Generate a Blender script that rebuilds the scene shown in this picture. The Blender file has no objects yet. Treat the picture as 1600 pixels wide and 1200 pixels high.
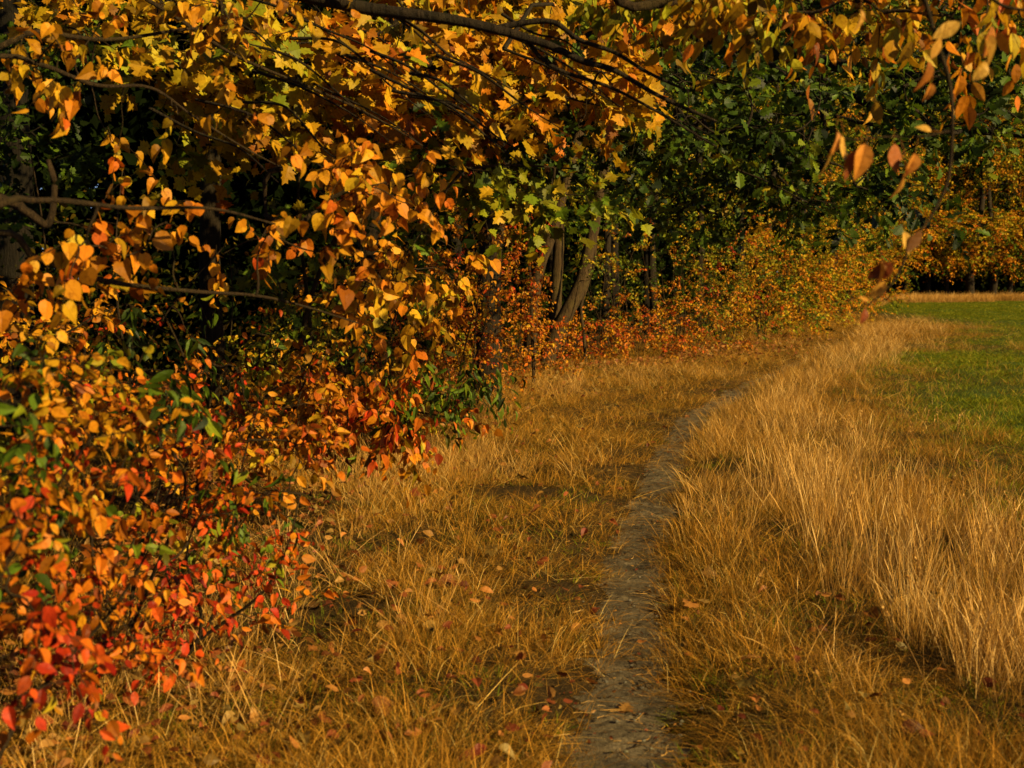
import bpy, math
import numpy as np
from math import radians
from mathutils import Vector

# ------------------------------------------------------------------ camera, sky, sun, exposure
S = bpy.context.scene
C = S.collection
F = 1800.0                       # focal length in pixels of the 1600 px wide frame
TILT = math.atan(160 / F)
CAM = np.array([0.0, 0.0, 1.6])
cd = bpy.data.cameras.new("camera"); cam = bpy.data.objects.new("camera", cd); C.objects.link(cam)
cam.location = CAM; cam.rotation_euler = (radians(90) - TILT, 0, 0)
cd.sensor_width = 36; cd.lens = 36 * F / 1600; cd.clip_start = 0.05; cd.clip_end = 2000
cd.dof.use_dof = True; cd.dof.focus_distance = 9.0; cd.dof.aperture_fstop = 3.8
S.camera = cam
w = bpy.data.worlds.new("World"); S.world = w; w.use_nodes = True
nt = w.node_tree; bg = nt.nodes['Background']
sky = nt.nodes.new('ShaderNodeTexSky'); sky.sky_type = 'NISHITA'; sky.sun_disc = False; sky.air_density = .3; sky.dust_density = .4; sky.ozone_density = 0.
TS = np.array([0.80, -0.55, 0.44]); TS = TS / np.linalg.norm(TS)     # towards the sun
sky.sun_elevation = math.asin(TS[2]); sky.sun_rotation = math.atan2(TS[0], TS[1])
nt.links.new(sky.outputs[0], bg.inputs[0]); bg.inputs[1].default_value = 0.05
sd = bpy.data.lights.new("sun", 'SUN'); sun = bpy.data.objects.new("sun", sd); C.objects.link(sun)
sd.energy = 5.0; sd.angle = radians(0.5); sd.color = (1.0, 0.74, 0.30)
sun.rotation_euler = Vector(TS).to_track_quat('Z', 'Y').to_euler(); sun.location = (20, -14, 12)
S.view_settings.view_transform = 'Standard'; S.view_settings.look = 'None'
S.view_settings.exposure = 0.98; S.view_settings.gamma = 1.0
S.cycles.max_bounces = 4; S.cycles.diffuse_bounces = 1; S.cycles.glossy_bounces = 1
S.cycles.transmission_bounces = 3; S.cycles.transparent_max_bounces = 4
S.cycles.caustics_reflective = False; S.cycles.caustics_refractive = False

rng = np.random.default_rng(11)
PI = math.pi

# ------------------------------------------------------------------ layout helpers
CT, ST = math.cos(TILT), math.sin(TILT)
def P(px, py, d):
    """point at ground distance d (world y) seen at photo pixel px, py"""
    px = np.asarray(px, float); py = np.asarray(py, float); d = np.asarray(d, float)
    u = (px - 800) / F; v = -(py - 600) / F
    y = CT + v * ST; z = -ST + v * CT
    return np.stack([u / y * d, d + 0 * u, CAM[2] + z / y * d], -1)
def G(px, py):
    u = (px - 800) / F; v = -(py - 600) / F
    y = CT + v * ST; z = -ST + v * CT
    t = -CAM[2] / z
    return np.array([u * t, y * t])

PATH_PX = [(975,1290,.165),(978,1200,.165),(984,1100,.155),(990,1000,.15),(990,900,.155),(998,850,.16),(1015,800,.15),
           (1032,750,.145),(1050,700,.14),(1072,665,.15),(1105,635,.16),(1150,610,.16),(1195,590,.15),(1225,575,.13),(1258,560,.11),(1290,545,.1),(1330,530,.1),(1350,512,.1)]
_pp = np.array([list(G(a, b)) + [c] for a, b, c in PATH_PX])
_pp = np.vstack([[0.33, -3.0, .17], _pp])
def smooth(pts, n=12):
    pts = np.asarray(pts, float); out = []
    q = np.vstack([2*pts[0]-pts[1], pts, 2*pts[-1]-pts[-2]])
    for i in range(1, len(q) - 2):
        t = np.linspace(0, 1, n, endpoint=False)[:, None]
        a, b, c, d = q[i-1], q[i], q[i+1], q[i+2]
        out.append(.5*((2*b)+(c-a)*t+(2*a-5*b+4*c-d)*t*t+(3*b-a-3*c+d)*t**3))
    return np.vstack(out + [pts[-1:]])
PATHL = smooth(_pp, 10)
def path_dist(x, y):
    x = np.asarray(x, float); y = np.asarray(y, float); sh = x.shape
    x = x.ravel(); y = y.ravel(); best = np.full(x.shape, 1e9); hw = np.zeros(x.shape); side = np.zeros(x.shape)
    for i in range(0, len(PATHL) - 1):
        a = PATHL[i]; b = PATHL[i+1]; dx, dy = b[0]-a[0], b[1]-a[1]
        L2 = dx*dx+dy*dy+1e-9
        t = np.clip(((x-a[0])*dx+(y-a[1])*dy)/L2, 0, 1)
        d = np.hypot(x-a[0]-t*dx, y-a[1]-t*dy)
        m = d < best; best[m] = d[m]; hw[m] = (a[2]+(b[2]-a[2])*t)[m]
        side[m] = np.sign(dy*(x-a[0])-dx*(y-a[1]))[m]
    return best.reshape(sh), hw.reshape(sh), side.reshape(sh)
def nz(x, y, s, k=0.0):
    """cheap smooth noise, about -1..1"""
    x = x / s; y = y / s
    return (np.sin(x*1.7+1.3*np.sin(y*1.1+k)+k)+np.sin(y*1.9-1.1*np.sin(x*1.3+2*k)+k*2.1)+np.sin((x+y)*1.2+k*3+1.4*np.sin((x-y)*.9)))/3
def gz(x, y):
    x = np.asarray(x, float); y = np.asarray(y, float)
    d, hw, _ = path_dist(x, y)
    z = .035*nz(x, y, 1.1, 1.) + .02*nz(x, y, .37, 4.) + .05*nz(x, y, 4., 2.)
    k = np.clip((d-hw*.6)/.45, 0, 1); k = k*k*(3-2*k)
    z = z*(.35+.65*k) - .045*(1-k)
    return z * np.clip(1.2 - y/80, .2, 1)

# ------------------------------------------------------------------ object helpers
def tag(o, label=None, cat=None, group=None, kind=None):
    if label: o['label'] = label
    if cat: o['category'] = cat
    if group: o['group'] = group
    if kind: o['kind'] = kind
    return o
def thing(name, loc, label, cat, group=None):
    o = bpy.data.objects.new(name, None); C.objects.link(o); o.location = loc
    o.empty_display_size = .2
    return tag(o, label, cat, group)
def mesh_np(name, V, T, v=None, s=None, smooth_=False):
    me = bpy.data.meshes.new(name)
    V = np.ascontiguousarray(V, np.float32); T = np.ascontiguousarray(T, np.int32)
    me.vertices.add(len(V)); me.vertices.foreach_set('co', V.ravel())
    me.loops.add(T.size); me.loops.foreach_set('vertex_index', T.ravel())
    me.polygons.add(len(T)); me.polygons.foreach_set('loop_start', np.arange(0, T.size, 3, dtype=np.int32))
    me.polygons.foreach_set('use_smooth', np.full(len(T), smooth_))
    if v is not None:
        a = me.attributes.new('v', 'FLOAT', 'FACE'); a.data.foreach_set('value', np.ascontiguousarray(v, np.float32))
    if s is not None:
        a = me.attributes.new('s', 'FLOAT', 'POINT'); a.data.foreach_set('value', np.ascontiguousarray(s, np.float32))
    me.update(calc_edges=True)
    return me
class Acc:
    def __init__(self): self.V = []; self.T = []; self.v = []; self.s = []; self.n = 0
    def add(self, V, T, v=None, s=None):
        if len(T) == 0: return
        self.V.append(V); self.T.append(T + self.n); self.n += len(V)
        self.v.append(np.full(len(T), .5) if v is None else v)
        self.s.append(np.zeros(len(V)) if s is None else s)
    def mesh(self, name, smooth_=False, origin=(0, 0, 0)):
        return mesh_np(name, np.vstack(self.V) - np.array(origin), np.vstack(self.T), np.concatenate(self.v), np.concatenate(self.s), smooth_)
    def obj(self, name, mat, parent=None, smooth_=False, origin=(0, 0, 0)):
        me = self.mesh(name, smooth_, origin); me.materials.append(mat)
        o = bpy.data.objects.new(name, me); C.objects.link(o)
        if parent: o.parent = parent
        else: o.location = origin
        return o
def norm(a): return a / (np.linalg.norm(a, axis=-1, keepdims=True) + 1e-9)
def tubes(acc, Q, R, k=4, v=.5, rough=0.):
    """Q (N,M,3) polylines, R (N,M) radii -> tapered tubes"""
    N, M, _ = Q.shape
    if N == 0: return
    Tn = norm(np.gradient(Q, axis=1))
    ref = np.where(np.abs(Tn[..., 2:3]) > .85, np.array([1., 0, 0]), np.array([0, 0, 1.]))
    ref = np.repeat(ref[:, M//2:M//2+1], M, 1)
    A = norm(np.cross(Tn, ref)); B = np.cross(Tn, A)
    th = np.arange(k) * 2*PI/k
    rr = R[..., None] * (1 + (rough*rng.normal(size=(N, M, k)) if rough else 0))
    V = Q[:, :, None] + rr[..., None]*(A[:, :, None]*np.cos(th)[:, None] + B[:, :, None]*np.sin(th)[:, None])
    i = np.arange(M-1)[:, None]; j = np.arange(k)[None]; j2 = (j+1) % k
    a = i*k+j; b = i*k+j2; c = (i+1)*k+j2; d = (i+1)*k+j
    T = np.concatenate([np.stack([a, b, c], -1).reshape(-1, 3), np.stack([a, c, d], -1).reshape(-1, 3)])
    TT = (T[None] + (np.arange(N)*M*k)[:, None, None]).reshape(-1, 3)
    acc.add(V.reshape(-1, 3), TT, np.full(len(TT), v))

# ------------------------------------------------------------------ materials
def new_mat(name):
    m = bpy.data.materials.new(name); m.use_nodes = True
    n = m.node_tree; n.nodes.clear(); out = n.nodes.new('ShaderNodeOutputMaterial'); return m, n, out
def ramp(n, stops, src, interp='LINEAR'):
    r = n.nodes.new('ShaderNodeValToRGB'); r.color_ramp.interpolation = interp
    el = r.color_ramp.elements
    while len(el) < len(stops): el.new(.5)
    for e, (p, c) in zip(el, stops): e.position = p; e.color = (*c, 1)
    n.links.new(src, r.inputs[0]); return r.outputs[0]
def attr(n, name):
    a = n.nodes.new('ShaderNodeAttribute'); a.attribute_name = name; return a.outputs['Fac']
def noise(n, scale, detail=3, rough=.6, vec=None, dim='3D'):
    t = n.nodes.new('ShaderNodeTexNoise'); t.inputs['Scale'].default_value = scale
    t.inputs['Detail'].default_value = detail; t.inputs['Roughness'].default_value = rough
    if vec is None: vec = n.nodes.new('ShaderNodeNewGeometry').outputs['Position']
    n.links.new(vec, t.inputs['Vector']); return t.outputs['Fac']
def mixc(n, mode, fac, a, b):
    m = n.nodes.new('ShaderNodeMix'); m.data_type = 'RGBA'; m.blend_type = mode
    if isinstance(fac, float): m.inputs[0].default_value = fac
    else: n.links.new(fac, m.inputs[0])
    for sk, x in ((6, a), (7, b)):
        if isinstance(x, tuple): m.inputs[sk].default_value = (*x, 1)
        else: n.links.new(x, m.inputs[sk])
    return m.outputs[2]
def mth(n, op, a, b):
    m = n.nodes.new('ShaderNodeMath'); m.operation = op
    for i, x in enumerate((a, b)):
        if isinstance(x, (int, float)): m.inputs[i].default_value = x
        else: n.links.new(x, m.inputs[i])
    return m.outputs[0]
def bump(n, h, strength, dist):
    b = n.nodes.new('ShaderNodeBump'); b.inputs['Strength'].default_value = strength; b.inputs['Distance'].default_value = dist
    n.links.new(h, b.inputs['Height']); return b.outputs[0]
def leafy(name, stops, trans=.35, rough=.5, spec=.16, veins=True, spot=60.):
    m, n, out = new_mat(name)
    col = ramp(n, stops, attr(n, 'v'))
    wn = n.nodes.new('ShaderNodeTexWhiteNoise'); wn.noise_dimensions = '1D'; n.links.new(mth(n, 'MULTIPLY', attr(n, 'v'), 977.), wn.inputs['W'])
    col = mixc(n, 'MULTIPLY', 1., col, ramp(n, [(0, (.22, .18, .15)), (.45, (.72, .68, .62)), (1, (1, 1, 1))] if veins or 'far' in name else [(0, (.42, .38, .32)), (.4, (.8, .78, .74)), (1, (1, 1, 1))], wn.outputs['Value']))
    if veins:
        mot = ramp(n, [(.30, (.42, .30, .18)), (.47, (1, 1, 1))], noise(n, spot, 4, .7))
        col = mixc(n, 'MULTIPLY', .8, col, mot)
        vv = ramp(n, [(.0, (.70, .62, .5)), (.10, (1, 1, 1))], attr(n, 's'))
        col = mixc(n, 'MULTIPLY', .55, col, vv)
    p = n.nodes.new('ShaderNodeBsdfPrincipled'); n.links.new(col, p.inputs['Base Color'])
    p.inputs['Roughness'].default_value = rough; p.inputs['Specular IOR Level'].default_value = spec
    if veins: n.links.new(bump(n, noise(n, spot*1.5, 2), .35, .004), p.inputs['Normal'])
    t = n.nodes.new('ShaderNodeBsdfTranslucent'); n.links.new(col, t.inputs['Color'])
    mx = n.nodes.new('ShaderNodeMixShader'); mx.inputs[0].default_value = trans
    n.links.new(p.outputs[0], mx.inputs[1]); n.links.new(t.outputs[0], mx.inputs[2]); n.links.new(mx.outputs[0], out.inputs[0])
    return m
LEAF = [(0, (.010, .022, .004)), (.15, (.03, .06, .006)), (.3, (.11, .19, .012)), (.42, (.30, .32, .015)), (.55, (.60, .38, .015)),
        (.68, (.66, .27, .012)), (.8, (.62, .15, .010)), (.9, (.60, .055, .012)), (1, (.30, .012, .006))]
M_leaf = leafy('leaf', LEAF)
M_far = leafy('far_leaf', LEAF, trans=.3, rough=.6, spec=.1, veins=False)
STRAW = [(0, (.05, .07, .008)), (.15, (.13, .13, .015)), (.35, (.22, .13, .02)), (.6, (.46, .235, .04)), (.85, (.70, .40, .11)), (1, (.84, .56, .22))]
M_shade = leafy('shaded_wood_leaf', [(0, (.003, .006, .001)), (.25, (.010, .018, .002)), (.5, (.04, .045, .004)), (1, (.14, .06, .006))], trans=.15, rough=.8, spec=.03, veins=False)  # darkened leaf copy: the shade inside the wood is put into its colour
M_straw = leafy('dry_straw', STRAW, trans=.25, rough=.6, spec=.1, veins=False)
GREEN = [(0, (.04, .065, .003)), (.4, (.15, .20, .007)), (.7, (.31, .31, .012)), (1, (.55, .42, .05))]
M_thatch = leafy('thatch', [(0, (.035, .045, .006)), (.2, (.09, .07, .008)), (.4, (.24, .125, .014)), (.62, (.58, .27, .028)), (.85, (.80, .45, .08)), (1, (.84, .60, .20))], trans=.25, rough=.6, spec=.1, veins=False)
M_green = leafy('green_blade', GREEN, trans=.3, rough=.6, spec=.1, veins=False)
def bark(name, c0, c1, sc=9.):
    m, n, out = new_mat(name)
    g = n.nodes.new('ShaderNodeNewGeometry').outputs['Position']
    mp = n.nodes.new('ShaderNodeMapping'); n.links.new(g, mp.inputs[0]); mp.inputs['Scale'].default_value = (3.5, 3.5, .5)
    f = noise(n, sc, 6, .7, mp.outputs[0]); f2 = noise(n, 3., 3, .6)
    col = ramp(n, [(.3, c0), (.68, c1)], f)
    col = mixc(n, 'MIX', ramp(n, [(.52, (0, 0, 0)), (.7, (.5, .5, .5))], f2), col, (c1[0]*1.0, c1[1]*1.25, c1[2]*.8))
    p = n.nodes.new('ShaderNodeBsdfPrincipled'); n.links.new(col, p.inputs['Base Color']); p.inputs['Roughness'].default_value = .9
    p.inputs['Specular IOR Level'].default_value = .15
    n.links.new(bump(n, f, 1., .04), p.inputs['Normal']); n.links.new(p.outputs[0], out.inputs[0]); return m
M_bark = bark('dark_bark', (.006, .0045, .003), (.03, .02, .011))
M_bark_shade = bark('shaded_bark', (.003, .0025, .002), (.014, .010, .006))  # darker twin of dark_bark, with the shade on the trunks painted in
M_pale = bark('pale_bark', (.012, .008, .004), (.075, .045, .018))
M_twig = bark('twig_bark', (.012, .008, .005), (.06, .036, .015), 20.)

# ------------------------------------------------------------------ leaf templates (unit length along +Y, face +Z)
def fan(outline, fold=.12, curl=.12):
    o = np.array(outline, float); half = o
    pts = np.vstack([[0, .0], half, [(0, 1.)], (half*[-1, 1])[::-1]])
    mid = np.array([[0, .3], [0, .6]])
    V = np.vstack([pts, mid]); n = len(pts); T = []
    for i in range(n):
        j = (i+1) % n; yy = (V[i, 1]+V[j, 1])/2
        T.append([i, j, n if yy < .45 else n+1])
        if (V[i, 1] < .45) != (V[j, 1] < .45) or i == 0 and False: pass
    # bridge the two mid points
    for i in range(n):
        j = (i+1) % n
        a = (V[i, 1]+V[j, 1])/2 < .45; b = (V[j, 1]+V[(j+1) % n, 1])/2 < .45
        if a != b: T.append([j, n+1, n] if a else [j, n, n+1])
    z = fold*np.abs(V[:, 0]) - curl*V[:, 1]**2
    return np.column_stack([V, z]), np.array(T), np.abs(V[:, 0])*2
ovate = fan([(.14, .08), (.25, .25), (.29, .42), (.24, .62), (.12, .84)], .35, .22)
heart = fan([(.20, -.05), (.38, .10), (.44, .32), (.36, .56), (.18, .80)], .30, .25)
lance = fan([(.08, .10), (.15, .30), (.17, .52), (.11, .78)], .45, .3)
maple = fan([(.10, -.02), (.30, .02), (.22, .12), (.52, .20), (.40, .27), (.62, .48), (.42, .46), (.38, .58), (.20, .44), (.24, .68), (.30, .78), (.14, .80)], .18, .12)
oak = fan([(.05, .12), (.16, .2), (.08, .29), (.26, .40), (.14, .48), (.34, .62), (.18, .68), (.28, .84), (.13, .93)], .2, .18)
diam = (np.array([[0, 0, 0], [.3, .45, .08], [0, 1, -.1], [-.3, .45, .08]]), np.array([[0, 1, 2], [0, 2, 3]]), np.zeros(4))
def put_leaves(acc, tpl, pos, d, nrm, size, v, petiole=0.):
    if len(pos) == 0: return
    V0, T0, s0 = tpl
    y = norm(d); x = norm(np.cross(y, nrm)); z = np.cross(x, y)
    # individual curl and width
    N = len(pos); cur = rng.uniform(-.6, 2.4, N)[:, None]; wd = rng.uniform(.8, 1.1, N)[:, None]
    tw = rng.normal(0, .55, N)[:, None]
    X = V0[None, :, 0]*wd; Y = V0[None, :, 1] + petiole; Z = V0[None, :, 2]*cur + tw*V0[None, :, 0]*V0[None, :, 1]
    V = pos[:, None] + size[:, None, None]*(X[..., None]*x[:, None] + Y[..., None]*y[:, None] + Z[..., None]*z[:, None])
    T = (T0[None] + (np.arange(N)*len(V0))[:, None, None]).reshape(-1, 3)
    acc.add(V.reshape(-1, 3), T, np.repeat(np.clip(v, 0, 1), len(T0)), np.tile(s0, N))
SUNN = np.array([.75, -.75, .35])
SPEC = {  # template, leaf length, twig length, leaves per twig, droop of leaf, leaf facing weight
    'maple': (maple, .102, .26, 6, .55, .9), 'oak': (oak, .10, .26, 7, .35, .5), 'heart': (heart, .058, .20, 6, 1.1, .5),
    'cherry': (ovate, .082, .22, 6, 1.5, .4), 'ovate': (ovate, .050, .20, 8, .7, .5), 'lance': (lance, .09, .22, 7, 1.2, .4),
    'small': (ovate, .05, .26, 9, .5, .5), 'far': (diam, .10, .5, 14, .5, .5)}
def sprays(wood, leaf, pts, dirs, kind, v, vs=.06, scale=1., twig_r=.0022, lenmul=1., k=3, nleaf=None, petiole=.15):
    tpl, ls, tl, nl, droop, face = SPEC[kind]
    if nleaf: nl = nleaf
    N = len(pts)
    L = tl*lenmul*rng.uniform(.6, 1.3, N); D = norm(dirs)
    side = norm(np.cross(D, rng.normal(size=(N, 3))))
    t = np.linspace(0, 1, 5)
    bend = rng.uniform(.05, .3, N)
    def path(t):
        t = t[..., None]
        return pts[:, None] + D[:, None]*L[:, None, None]*t + side[:, None]*(L*bend)[:, None, None]*t*t + np.array([0, 0, -1.])*(L*.25)[:, None, None]*t*t
    Q = path(np.tile(t, (N, 1)))
    if wood is not None: tubes(wood, Q, np.tile(twig_r*(1-.75*t)*scale, (N, 1)), k)
    tk = np.tile(np.linspace(.12, 1, nl), (N, 1)) + rng.uniform(-.05, .05, (N, nl))
    pos = path(tk).reshape(-1, 3)
    alt = np.tile(np.where(np.arange(nl) % 2, 1, -1), (N, 1)) * 1.
    horiz = norm(np.cross(D, np.array([0, 0, 1.])) + 1e-3)
    ld = (D[:, None]*.5 + horiz[:, None]*alt[..., None]*.8 + rng.normal(0, .35, (N, nl, 3)) + np.array([0, 0, -1])*droop)
    nrm = rng.normal(0, .6, (N, nl, 3)) + SUNN*face + np.array([0, 0, .35])
    vv = v[:, None] + rng.normal(0, vs, (N, nl))
    sz = ls*scale*rng.uniform(.5, 1.25, (N, nl))
    put_leaves(leaf, tpl, pos, ld.reshape(-1, 3), nrm.reshape(-1, 3), sz.ravel(), vv.ravel(), petiole)
def branch(a, b, sag=0., wob=.06, n=7, up=0.):
    t = np.linspace(0, 1, n)[:, None]; L = np.linalg.norm(b-a)
    q = a + (b-a)*t; q = q + np.array([0, 0, 1.])*(4*t*(1-t))*(up-sag)*L
    o = rng.normal(size=3)*L*wob; o2 = rng.normal(size=3)*L*wob*.6
    return q + o*np.sin(PI*t) + o2*np.sin(2*PI*t)
class Wood:
    """skeleton of given limbs, grown out to target points"""
    def __init__(self): self.br = []; self.par = []; self.w = []; self.pts = None; self.own = None
    def limb(self, q, r0=None, r1=None, par=-1):
        self.br.append((np.asarray(q), r0, r1)); self.par.append(par); self.w.append(0)
        o = np.full(len(q), len(self.br)-1)
        self.pts = q if self.pts is None else np.vstack([self.pts, q]); self.own = o if self.own is None else np.concatenate([self.own, o])
        return len(self.br)-1
    def reach(self, A, wob=.07, up=0.02):
        A = np.asarray(A)
        order = np.argsort([np.min(np.linalg.norm(self.pts-a, axis=1)) for a in A])
        dirs = np.zeros_like(A)
        for i in order:
            a = A[i]; d = np.linalg.norm(self.pts-a, axis=1) * (1 + .15*(self.pts[:, 2] > a[2]+.3))
            k = int(np.argmin(d)); q = branch(self.pts[k], a, 0, wob, 7, up)
            b = self.limb(q, par=int(self.own[k]))
            dirs[i] = q[-1]-q[-2]
            p = b
            while p >= 0: self.w[p] += 1; p = self.par[p]
        return norm(dirs)
    def emit(self, acc, tip=.003, k=5, kt=10):
        S1 = []; R1 = []
        for (q, r0, r1), wt in zip(self.br, self.w):
            if r0 is not None:
                n = 22 if len(q) < 22 else len(q); u = np.linspace(0, len(q)-1, n)
                qq = np.stack([np.interp(u, np.arange(len(q)), q[:, c]) for c in range(3)], -1)
                tubes(acc, qq[None], np.linspace(r0, r1, n)[None], kt, rough=.05)
            else:
                rs = tip*max(wt, 1)**.5
                S1.append(q); R1.append(np.linspace(rs, tip*.8, len(q)))
        if S1: tubes(acc, np.array(S1), np.array(R1), k)
def region(px0, py0, px1, py1, d0, d1, n, gap=.25, k=1.):
    out = []
    while len(out) < n:
        x = rng.uniform(px0, px1); y = rng.uniform(py0, py1)
        if nz(np.float64(x), np.float64(y), 34., k) < -gap: continue
        out.append((x, y, rng.uniform(d0, d1)))
    out = np.array(out); return P(out[:, 0], out[:, 1], out[:, 2])
def above(A, h=.12):
    A = np.array(A); g = gz(A[:, 0], A[:, 1]) + h
    A[:, 2] = np.maximum(A[:, 2], g); return A
def plant(name, label, cat, base, limbs, groups, group=None, tip=.003, mat=None, parts=('trunk', 'crown'), lm=None, kt=10, wob=.07, up=.02):
    """limbs: [(points, r0, r1)], groups: [(targets, kind, v, vs, twigs per target, scale, extra dict)]"""
    base = np.array([base[0], base[1], float(gz(base[0], base[1])) - .03])
    t = thing(name, base, label, cat, group)
    W = Wood(); wood = Acc(); leaf = Acc()
    for q, r0, r1 in limbs: W.limb(smooth(q, 6) if len(q) > 2 else branch(np.array(q[0]), np.array(q[1]), 0, .03, 9), r0, r1)
    for A, kind, v, vs, nt_, sc, kw in groups:
        A = above(A, kw.pop('h', .12)); dirs = W.reach(A, wob, up)
        PT = np.repeat(A, nt_, 0) + rng.normal(0, .02, (len(A)*nt_, 3)); D = np.repeat(dirs, nt_, 0) + rng.normal(0, .75, (len(A)*nt_, 3)) + np.array(kw.pop('bias', (0, 0, .1)))
        vv = v(PT) if callable(v) else np.full(len(PT), v); vv = vv + np.repeat(rng.normal(0, vs, len(A)), nt_) + rng.normal(0, vs*.5, len(PT))
        if lm is M_far: vv = np.minimum(vv, .70)
        if kw.pop('nowood', False): sprays(None, leaf, PT, D, kind, vv, scale=sc, **kw)
        else: sprays(wood, leaf, PT, D, kind, vv, scale=sc, **kw)
    W.emit(wood, tip, kt=kt)
    wood.obj(parts[0], mat or M_bark, t, True, base); leaf.obj(parts[1], lm or M_leaf, t, False, base)
    return t

# ------------------------------------------------------------------ ground, path
def straw_zone(x, y):
    """1 in the tall straw band right of the path, 0 out of it"""
    ys = np.array([0, 2, 4, 6, 8, 12, 18, 25, 35, 48, 51])
    xl = np.array([1.3, 1.35, 1.6, 1.6, 1.6, 2.45, 4.1, 6.6, 10.4, 15.3, 15.5])
    xr = np.array([2.5, 2.45, 2.6, 2.85, 3.1, 3.8, 5.5, 9.0, 13.4, 18.3, 15.5])
    jit = .22*nz(x, y, .9, 3.)*(1+y*.04)
    L = np.interp(y, ys, xl)+jit; R = np.interp(y, ys, xr)+jit*2
    return np.clip((x-L)/(.35+.01*y), 0, 1)*np.clip((R-x)/(.7+.03*y), 0, 1)
def green_zone(x, y):
    """1 where the mown green field lies"""
    ys = np.array([0, 4, 8, 12, 18, 25, 35, 45, 60, 75, 96, 120])
    xl = np.array([2.7, 2.5, 2.6, 3.2, 4.7, 7.2, 11.6, 15.6, 17., 20, 28, 40])
    X = np.interp(y, ys, xl) + (.35*nz(x, y, 2.2, 5.) + .3*nz(x, y, 6.5, 2.))*(1+y*.03)
    a = np.clip((x-X)/(1.1+.07*y), 0, 1)
    return a*np.where(y < 46, np.clip(.80+.45*nz(x, y, 2.6, 8.), .25, 1), 1)
EDGE = smooth([(-3.2, -6), (-2.6, 0), (-2.4, 3), (-2.6, 6), (-2.9, 11), (-2.2, 17), (-.7, 20.6), (1.2, 21.6), (3.8, 26), (8, 36), (15.7, 58), (25, 82), (32, 96), (60, 101), (110, 104)], 8)
def mk_ground():
    def grade(a, b, c0, step0, g):
        out = [c0]; st = step0
        while out[-1] < b: out.append(out[-1]+st); st *= g
        lo = [c0]; st = step0
        while lo[-1] > a: lo.append(lo[-1]-st); st *= g
        return np.array(sorted(set(lo[1:] + out)))
    ys = grade(-60, 420, 6, .07, 1.022); xs = grade(-220, 240, .8, .07, 1.028)
    X, Y = np.meshgrid(xs, ys); Z = gz(X, Y)
    V = np.stack([X, Y, Z], -1).reshape(-1, 3); ny, nx = X.shape
    i = np.arange(ny-1)[:, None]; j = np.arange(nx-1)[None]; a = i*nx+j
    T = np.concatenate([np.stack([a, a+1, a+nx+1], -1).reshape(-1, 3), np.stack([a, a+nx+1, a+nx], -1).reshape(-1, 3)])
    me = mesh_np('ground', V, T, None, green_zone(X, Y).ravel(), True)
    m, n, out = new_mat('soil_and_thatch')
    f = noise(n, 7., 8, .75); f2 = noise(n, 60., 4, .7)
    base = ramp(n, [(.3, (.018, .011, .005)), (.5, (.055, .033, .011)), (.7, (.11, .07, .024))], f)
    gr = ramp(n, [(.3, (.035, .06, .008)), (.55, (.07, .12, .012)), (.75, (.13, .14, .02))], f)
    col = mixc(n, 'MIX', attr(n, 's'), base, gr)
    col = mixc(n, 'MULTIPLY', .7, col, ramp(n, [(.3, (.35, .35, .35)), (.65, (1, 1, 1))], f2))
    p = n.nodes.new('ShaderNodeBsdfPrincipled'); n.links.new(col, p.inputs['Base Color']); p.inputs['Roughness'].default_value = .95
    p.inputs['Specular IOR Level'].default_value = .1
    n.links.new(bump(n, f2, 1., .03), p.inputs['Normal']); n.links.new(p.outputs[0], out.inputs[0])
    me.materials.append(m); o = bpy.data.objects.new('ground', me); C.objects.link(o); tag(o, kind='structure')
mk_ground()
def mk_path():
    L = smooth(_pp, 30); L = L[L[:, 1] < 25]; n = len(L)
    tn = norm(np.gradient(L[:, :2], axis=0)); nr = np.stack([tn[:, 1], -tn[:, 0]], -1)
    us = np.linspace(-1, 1, 15); hw = L[:, 2]*1.2
    jl = 1 + .16*np.sin(np.arange(n)*.35) + .12*rng.normal(size=n); jr = 1 + .16*np.sin(np.arange(n)*.27+1) + .12*rng.normal(size=n)
    w_ = np.where(us[None] < 0, jl[:, None], jr[:, None])*hw[:, None]*us[None]
    X = L[:, 0:1] + nr[:, 0:1]*w_; Y = L[:, 1:2] + nr[:, 1:2]*w_
    Z = gz(X, Y) + .010*(1-us[None]**4) - .004*np.abs(us)[None]**6 + .003*rng.normal(size=X.shape)
    V = np.stack([X, Y, Z], -1).reshape(-1, 3); i = np.arange(n-1)[:, None]; j = np.arange(14)[None]; a = i*15+j
    T = np.concatenate([np.stack([a, a+1, a+16], -1).reshape(-1, 3), np.stack([a, a+16, a+15], -1).reshape(-1, 3)])
    me = mesh_np('path', V, T, None, None, True)
    m, nn, out = new_mat('trodden_earth')
    f = noise(nn, 5., 6, .7); f2 = noise(nn, 110., 5, .75); f3 = noise(nn, 22., 6, .75)
    col = ramp(nn, [(.32, (.06, .048, .030)), (.5, (.155, .122, .076)), (.68, (.26, .205, .13))], f)
    col = mixc(nn, 'MULTIPLY', .85, col, ramp(nn, [(.33, (.38, .35, .3)), (.55, (1, 1, 1))], f3))
    col = mixc(nn, 'MULTIPLY', .6, col, ramp(nn, [(.35, (.4, .38, .34)), (.6, (1, 1, 1))], f2))
    p = nn.nodes.new('ShaderNodeBsdfPrincipled'); nn.links.new(col, p.inputs['Base Color']); p.inputs['Roughness'].default_value = .85
    p.inputs['Specular IOR Level'].default_value = .2
    h = mth(nn, 'ADD', mth(nn, 'MULTIPLY', f3, 1.), mth(nn, 'MULTIPLY', f2, .35))
    nn.links.new(bump(nn, h, .8, .055), p.inputs['Normal']); nn.links.new(p.outputs[0], out.inputs[0])
    me.materials.append(m); o = bpy.data.objects.new('path', me); C.objects.link(o); tag(o, kind='structure')
mk_path()

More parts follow.
